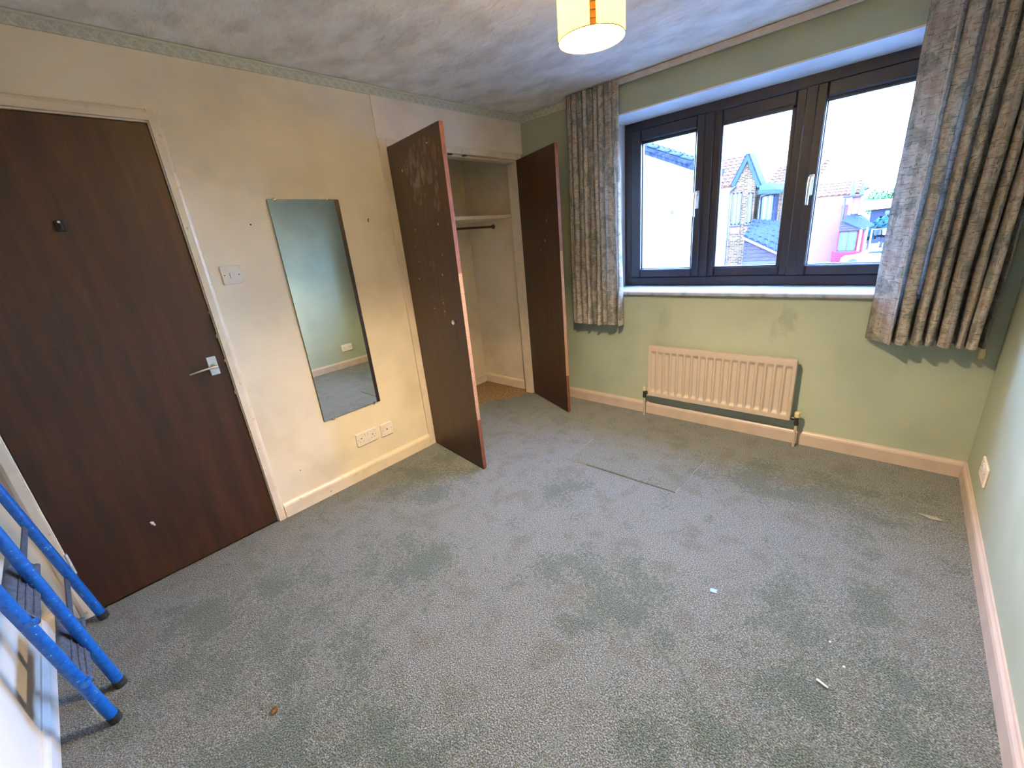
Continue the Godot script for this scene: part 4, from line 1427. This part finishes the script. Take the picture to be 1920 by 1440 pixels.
func outside() -> void:
	var st := mb()
	var gy := -2.6
	box(st, Vector3(-40, gy - 0.3, -120), Vector3(40, gy, -0.6))
	struct("ground", st, M.asphalt, "paved close below the window", "ground")

	# bright rendered gable next door
	var h := base("gable_house")
	tag(h, "neighbouring house with a tall blank sunlit gable wall, seen through the left pane", "house")
	st = mb()
	wall_poly(st, [[-5.3, gy], [-1.24, gy], [-1.24, 2.375], [-4.1, 3.685], [-5.3, 3.13]], -8.0, 1.1)
	obj("wall", st, M.render, h)
	st = mb()
	slab(st, [Vector3(-4.1, 3.70, -7.8), Vector3(-1.18, 2.365, -7.8), Vector3(-1.18, 2.365, -9.0), Vector3(-4.1, 3.70, -9.0)], Vector3(0.045, 0.16, 0))
	slab(st, [Vector3(-4.1, 3.70, -7.8), Vector3(-5.5, 3.05, -7.8), Vector3(-5.5, 3.05, -9.0), Vector3(-4.1, 3.70, -9.0)], Vector3(-0.045, 0.16, 0))
	var rf := obj("roof", st, M.slate, h)
	st = mb()
	tiles(st, Vector3(-1.5, 2.69, -7.78), Vector3(-1.5, 2.69, -9.0), Vector3(-4.05, 3.88, -9.0), Vector3(-4.05, 3.88, -7.78), 0.3, 9)
	obj("roof_tiles", st, M.slate, rf)
	st = mb()
	box(st, Vector3(-1.99, 1.60, -8.0), Vector3(-1.95, 1.70, -7.86), 0.01)
	slab(st, [Vector3(-2.03, 1.71, -7.9), Vector3(-1.86, 1.70, -7.9), Vector3(-1.94, 1.665, -7.9)], Vector3(0, 0, 0.03))
	obj("bracket", st, M.pipe, h)

	# brick house with the steep front gable
	h = base("brick_house")
	tag(h, "yellow brick house with a steep blue-edged gable, seen through the middle pane", "house")
	var z := -21.0
	st = mb()
	wall_poly(st, [[-9.0, gy], [-4.35, gy], [-4.35, 2.90], [-9.0, 2.90]], z - 0.3, 0.3)
	obj("wall", st, M.render, h)
	st = mb()
	wall_poly(st, [[-4.36, gy], [-3.30, gy], [-3.30, 2.72], [-3.72, 3.98], [-4.28, 2.80], [-4.36, 2.80]], z, 0.9)
	var fr := obj("gable_wall", st, M.brick, h)
	st = mb()
	wall_poly(st, [[-3.30, gy], [-1.0, gy], [-1.0, 2.45], [-3.30, 2.45]], z - 0.6, 0.3)
	obj("side_wall", st, M.brick, h)
	st = mb()
	slab(st, [Vector3(-3.74, 4.14, z + 0.12), Vector3(-4.36, 2.86, z + 0.12), Vector3(-4.22, 2.80, z + 0.12), Vector3(-3.73, 3.84, z + 0.12)], Vector3(0, 0, -0.14))
	slab(st, [Vector3(-3.74, 4.14, z + 0.12), Vector3(-3.06, 2.62, z + 0.12), Vector3(-3.22, 2.62, z + 0.12), Vector3(-3.73, 3.84, z + 0.12)], Vector3(0, 0, -0.14))
	obj("barge_board", st, M.barge, h)
	st = mb()
	slab(st, [Vector3(-3.74, 4.12, z + 0.1), Vector3(-4.34, 2.86, z + 0.1), Vector3(-4.34, 2.86, z - 1.0), Vector3(-3.74, 4.12, z - 1.0)], Vector3(-0.06, 0.05, 0))
	slab(st, [Vector3(-3.74, 4.12, z + 0.1), Vector3(-3.08, 2.62, z + 0.1), Vector3(-3.08, 2.62, z - 1.0), Vector3(-3.74, 4.12, z - 1.0)], Vector3(0.06, 0.05, 0))
	obj("gable_roof", st, M.slate, h)
	st = mb()
	tiles(st, Vector3(-9.2, 2.88, z - 0.15), Vector3(-4.28, 2.88, z - 0.15), Vector3(-4.28, 4.55, z - 3.6), Vector3(-9.2, 4.55, z - 3.6), 0.27, 9)
	tiles(st, Vector3(-3.1, 2.5, z - 0.45), Vector3(-0.9, 2.5, z - 0.45), Vector3(-0.9, 3.66, z - 3.4), Vector3(-3.1, 3.66, z - 3.4), 0.27, 8)
	var mr := obj("main_roof", st, M.pantile, h)
	tag(mr, "", "", "", "stuff")
	st = mb()
	box(st, Vector3(-9.2, 2.68, z - 0.32), Vector3(-4.34, 2.86, z - 0.2), 0.01)
	obj("fascia", st, M.fascia, h)
	st = mb()
	slab(st, [Vector3(-3.14, 2.88, z - 0.1), Vector3(-2.17, 2.36, z + 0.25), Vector3(-3.05, 2.42, z + 0.45)], Vector3(0, -0.1, 0))
	slab(st, [Vector3(-3.14, 2.88, z - 0.1), Vector3(-2.1, 2.62, z - 0.4), Vector3(-2.17, 2.36, z + 0.25)], Vector3(0, -0.1, 0))
	slab(st, [Vector3(-3.1, 2.50, z + 0.42), Vector3(-2.2, 2.42, z + 0.28), Vector3(-2.2, 2.24, z + 0.28), Vector3(-3.1, 2.30, z + 0.42)], Vector3(0, 0, -0.08))
	obj("bay_roof", st, M.barge, h)
	st = mb()
	wall_poly(st, [[-3.02, gy], [-2.42, gy], [-2.42, 2.3], [-3.02, 2.3]], z + 0.05, 0.6)
	obj("bay_wall", st, M.slate, h)
	house_window(h, -2.96, -2.50, 1.08, 2.26, z + 0.07, 2, M.house_glass)
	house_window(h, -4.26, -3.86, 1.05, 2.52, z + 0.02, 2, M.house_glass)
	house_window(h, -3.58, -3.38, 1.06, 2.44, z + 0.02, 1, M.house_glass)
	st = mb()
	box(st, Vector3(-4.28, 0.62, z - 0.02), Vector3(-3.84, 0.98, z + 0.03), 0.01)
	obj("tile_panel", st, M.red_brick_and_shade, h)
	st = mb()
	box(st, Vector3(-3.60, 0.62, z - 0.02), Vector3(-3.36, 0.98, z + 0.03), 0.01)
	obj("tile_panel", st, M.red_brick_and_shade, h)
	st = mb()
	tube(st, [Vector3(-4.15, 2.80, z + 0.1), Vector3(-4.38, 2.62, z + 0.08), Vector3(-4.40, 2.4, z + 0.06), Vector3(-4.40, gy, z + 0.06)], 0.05, 8)
	tube(st, [Vector3(-2.45, 2.32, z + 0.3), Vector3(-3.0, 2.22, z + 0.15), Vector3(-3.04, 2.0, z + 0.12), Vector3(-3.04, 1.0, z + 0.12)], 0.04, 8)
	obj("downpipe", st, M.pipe, h)

	# garage in front of it
	h = base("garage")
	tag(h, "low garage with blue slate roof and dark boarded gable, below the brick gable", "garage")
	z = -18.7
	st = mb()
	wall_poly(st, [[-3.02, gy], [-1.55, gy], [-1.55, -0.28], [-3.02, 0.50]], z, 2.0)
	obj("wall", st, M.timber, h)
	for k in 6:
		st = mb()
		var yy := -0.52 + k * 0.165
		var xr := minf(-1.57, -3.02 + (0.50 - yy) / 0.53 - 0.1)
		if xr > -2.95:
			box(st, Vector3(-3.01, yy, z), Vector3(xr, yy + 0.15, z + 0.02), 0.006)
			obj("board", st, M.timber, h)
	st = mb()
	slab(st, [Vector3(-3.05, 0.53, z + 0.12), Vector3(-1.50, -0.30, z + 0.12), Vector3(-1.95, 0.95, z - 1.9), Vector3(-3.20, 1.17, z - 1.9)], Vector3(0, 0.07, 0))
	rf = obj("roof", st, M.slate, h)
	st = mb()
	tiles(st, Vector3(-3.05, 0.60, z + 0.12), Vector3(-1.50, -0.23, z + 0.12), Vector3(-1.95, 1.02, z - 1.9), Vector3(-3.20, 1.24, z - 1.9), 0.3, 5)
	obj("roof_tiles", st, M.slate, rf)
	st = mb()
	slab(st, [Vector3(-3.06, 0.56, z + 0.16), Vector3(-1.50, -0.27, z + 0.16), Vector3(-1.50, -0.34, z + 0.16), Vector3(-3.06, 0.47, z + 0.16)], Vector3(0, 0, -0.05))
	obj("verge_board", st, M.fascia, h)
	st = mb()
	box(st, Vector3(-3.0, -0.66, z), Vector3(-1.58, -0.53, z + 0.05), 0.01)
	obj("lintel", st, M.dark_frame, h)
	st = mb()
	for k in 6:
		st = mb()
		box(st, Vector3(-2.92, gy + k * 0.32, z), Vector3(-1.64, gy + k * 0.32 + 0.30, z + 0.03), 0.01)
		obj("door_panel", st, M.fascia, h)

	# house across the close; its cast shadow is coloured as a pink lower wall
	h = base("pink_house")
	tag(h, "brick house with shadow painted on its lower wall, dark porch, seen through the right pane", "house")
	z = -40.0
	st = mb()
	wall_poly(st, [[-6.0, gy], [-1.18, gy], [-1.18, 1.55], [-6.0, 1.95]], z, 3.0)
	obj("shaded_lower_wall", st, M.red_brick_and_shade, h)  # part of the wall in shadow, the shade put into its colour
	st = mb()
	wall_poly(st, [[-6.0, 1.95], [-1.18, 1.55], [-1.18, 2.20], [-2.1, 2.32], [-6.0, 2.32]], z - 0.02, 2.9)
	obj("sunlit_upper_wall", st, M.render, h)  # same wall above the shadow edge, coloured pale as its sunlit part
	st = mb()
	tiles(st, Vector3(-6.2, 2.40, z + 0.1), Vector3(-0.75, 2.25, z + 0.1), Vector3(-0.75, 3.35, z - 2.2), Vector3(-6.2, 3.5, z - 2.2), 0.36, 5)
	tag(obj("main_roof", st, M.pantile, h), "", "", "", "stuff")
	for x in [-1.16, -0.62]:
		st = mb()
		slab(st, [Vector3(x - 0.03, 3.40, z + 0.4), Vector3(x - 0.2, 2.05, z + 0.4), Vector3(x + 0.14, 2.05, z + 0.4)], Vector3(0, 0, -0.5))
		if x > -1.0: tube(st, [Vector3(-0.55, 2.5, z + 0.2), Vector3(-0.3, 2.62, z + 0.2)], 0.14, 8)
		obj("finial", st, M.dark_frame, h)
	st = mb()
	box(st, Vector3(-1.18, 0.8, z + 0.02), Vector3(-0.62, 2.1, z + 0.3), 0.02)
	obj("turret_wall", st, M.red_brick_and_shade, h)
	for x in [-1.30, -0.66]:
		st = mb()
		box(st, Vector3(x, 0.75, z + 0.05), Vector3(x + 0.16, 2.0, z + 0.45), 0.02)
		obj("pilaster", st, M.fascia, h)
	st = mb()
	box(st, Vector3(-1.75, 2.02, z + 0.05), Vector3(-0.55, 2.16, z + 0.5), 0.02)
	obj("eaves_board", st, M.timber, h)
	st = mb()
	slab(st, [Vector3(-1.25, 0.92, z + 0.2), Vector3(-0.5, 0.75, z + 0.2), Vector3(0.45, 0.0, z + 1.4), Vector3(-0.05, -0.30, z + 1.8), Vector3(-1.40, 0.45, z + 1.8)], Vector3(0, -0.08, 0))
	obj("porch_roof", st, M.slate, h)
	st = mb()
	wall_poly(st, [[-1.52, -0.32], [-0.05, -0.32], [-1.48, 0.52]], z + 1.7, 0.3)
	for k in 4:
		box(st, Vector3(-1.50, -0.30 + k * 0.17, z + 1.7), Vector3(-0.2 - k * 0.32, -0.16 + k * 0.17, z + 1.74), 0.01)
	obj("porch_gable", st, M.timber, h)
	st = mb()
	wall_poly(st, [[-1.56, gy], [-0.04, gy], [-0.04, -0.3], [-1.56, -0.3]], z + 1.6, 1.5)
	obj("porch_wall", st, M.red_paint, h)
	house_window(h, -1.48, -0.42, -1.72, -0.36, z + 1.65, 2, M.net)
	st = mb()
	box(st, Vector3(-0.30, gy, z + 1.6), Vector3(-0.16, -0.2, z + 1.8), 0.02)
	obj("porch_post", st, M.fascia, h)
	st = mb()
	box(st, Vector3(0.06, gy, z + 1.6), Vector3(0.16, -0.15, z + 1.8), 0.02)
	obj("porch_post", st, M.fascia, h)
	st = mb()
	tube(st, [Vector3(-1.60, 2.0, z + 0.2), Vector3(-1.60, gy, z + 0.2)], 0.07, 8)
	obj("downpipe", st, M.pipe, h)

	h = base("garden_fence")
	tag(h, "low red garden fence in front of the pink house's porch", "fence")
	st = mb()
	for k in 5:
		st = mb()
		box(st, Vector3(-1.7, gy + k * 0.17, -38.0), Vector3(1.8, gy + k * 0.17 + 0.155, -37.95), 0.01)
		obj("board", st, M.red_paint, h)
	for x in [-1.7, -0.4, 0.9, 1.8]:
		st = mb()
		box(st, Vector3(x - 0.06, gy, -38.08), Vector3(x + 0.06, gy + 0.92, -37.98), 0.01)
		obj("post", st, M.red_paint, h)

	# white car: body shell, glasshouse, wheels
	h = base("car")
	tag(h, "white parked car whose roof shows above the bottom of the right pane", "car")
	z = -35.0
	st = mb()
	var body := PackedVector2Array([Vector2(-0.9, -2.35), Vector2(-0.85, -1.95), Vector2(0.0, -1.86), Vector2(0.3, -1.72), Vector2(3.2, -1.75), Vector2(3.25, -2.35)])
	ext(st, body, Transform3D(Basis.IDENTITY, Vector3(0, 0, z - 1.7)), 1.7)
	obj("body", st, M.car_paint, h)
	st = mb()
	ext(st, PackedVector2Array([Vector2(-0.06, -1.87), Vector2(0.42, -1.55), Vector2(0.9, -1.50), Vector2(2.3, -1.50), Vector2(3.0, -1.72), Vector2(0.3, -1.72)]), Transform3D(Basis.IDENTITY, Vector3(0, 0, z - 1.6)), 1.5)
	obj("cabin", st, M.car_paint, h)
	st = mb()
	slab(st, [Vector3(0.42, -1.74, z - 0.09), Vector3(0.62, -1.60, z - 0.09), Vector3(1.3, -1.57, z - 0.09), Vector3(1.3, -1.74, z - 0.09)], Vector3(0, 0, 0.03))
	slab(st, [Vector3(1.38, -1.74, z - 0.09), Vector3(1.38, -1.57, z - 0.09), Vector3(2.2, -1.57, z - 0.09), Vector3(2.5, -1.74, z - 0.09)], Vector3(0, 0, 0.03))
	obj("side_window", st, M.car_glass, h)
	for x in [-0.2, 2.5]:
		st = mb()
		lathe(st, [Vector2(0.0, 0.12), Vector2(0.24, 0.12), Vector2(0.31, 0.08), Vector2(0.31, -0.1), Vector2(0.0, -0.1)], xf_at(Vector3(x, gy + 0.31, z - 0.05), Vector3(1, 0, 0), Vector3(0, 0, 1), Vector3(0, -1, 0)), 20)
		obj("wheel", st, M.rubber, h)
	st = mb()
	tube(st, [Vector3(0.95, -1.50, z - 0.8), Vector3(1.0, -1.05, z - 0.8)], 0.03, 6)
	obj("aerial", st, M.fascia, h)

	# washing on a line
	h = base("washing_line")
	tag(h, "washing line strung between two posts beside the pink house", "line")
	st = mb()
	tube(st, [Vector3(0.25, -0.46, -41.5), Vector3(2.6, -0.44, -41.5)], 0.02, 6)
	obj("rope", st, M.fascia, h)
	for x in [0.22, 2.6]:
		st = mb()
		tube(st, [Vector3(x, gy, -41.5), Vector3(x, -0.4, -41.5)], 0.05, 6)
		obj("post", st, M.fascia, h)
	for q in [[0.34, 0.42, "cloth_dark", "dark garment pegged on the washing line"], [0.86, 0.40, "cloth_white", "white garment pegged on the washing line"], [1.34, 0.3, "cloth_dark", "second dark garment at the far end of the washing line"]]:
		st = mb()
		var x0: float = q[0]
		var wv := func(u: float, v: float) -> Vector3: return Vector3(x0 + u * q[1] + 0.05 * v, -0.46 - v * 0.42, -41.36 + 0.05 * sin(u * 9.0 + v * 2.0))
		sheet(st, wv, 10, 6, Vector2(1, 1), Vector3(0, 0, 1))
		tag(obj("garment", st, M[q[2]]), q[3], "garment", "washing on the line")

	# long low building and greenery beyond
	h = base("low_building")
	tag(h, "long low building with a pale roof beyond the pink house", "building")
	st = mb()
	box(st, Vector3(-1.0, gy, -64), Vector3(9.0, 0.9, -59), 0.02)
	obj("wall", st, M.slate, h)
	st = mb()
	slab(st, [Vector3(-2.0, 0.85, -58.5), Vector3(9.5, 1.0, -58.5), Vector3(9.5, 1.72, -62), Vector3(-2.0, 1.68, -62)], Vector3(0, 0.1, 0))
	obj("roof", st, M.render, h)
	house_window(h, 0.15, 0.55, 0.28, 0.66, -58.95, 1, M.house_glass)
	shrub("tree", "green tree crown rising beyond the pale-roofed building", [Vector3(-1.4, 1.7, -70), 1.5, Vector3(0.6, 1.9, -71), 1.5, Vector3(2.4, 2.2, -70), 1.6, Vector3(-0.3, 1.1, -70), 1.4], M.leafy, 4200, 21, -2.6)
	shrub("hedge", "dark green bushy hedge in front of the pale-roofed building", [Vector3(0.6, -0.6, -50), 0.9, Vector3(1.6, -0.5, -50.5), 1.1, Vector3(-0.3, -0.9, -50), 0.8, Vector3(2.6, -0.4, -50), 1.0], M.dark_leafy, 4200, 22, -2.6)


func shrub(called: String, label: String, blobs: Array, m: Material, leaves: int, seed: int, ground: float) -> void:
	var t := base(called)
	tag(t, label, called)
	rng.seed = seed
	var st := mb()
	for k in leaves:
		var b := rng.randi_range(0, blobs.size() / 2 - 1)
		var d := Vector3(rng.randfn(), rng.randfn(), rng.randfn()).normalized()
		var p: Vector3 = blobs[b * 2] + d * float(blobs[b * 2 + 1]) * pow(rng.randf(), 0.35)
		var s := rng.randf_range(0.10, 0.2)
		var a := Vector3(rng.randfn(), rng.randfn(), rng.randfn()).normalized()
		var c := a.cross(d).normalized()
		var n := (d + Vector3.UP * 0.4).normalized()
		tri(st, p - a * s, p + c * s * 0.6, p + a * s, n)
		tri(st, p - a * s, p - c * s * 0.6, p + a * s, n)
	var f := obj("foliage", st, m, t)
	f.set_meta("kind", "stuff")
	st = mb()
	for b in range(0, blobs.size(), 2):
		var c: Vector3 = blobs[b]
		tube(st, [Vector3(c.x, ground, c.z), c], 0.12, 7, 0.05)
	obj("trunk", st, M.timber, t)
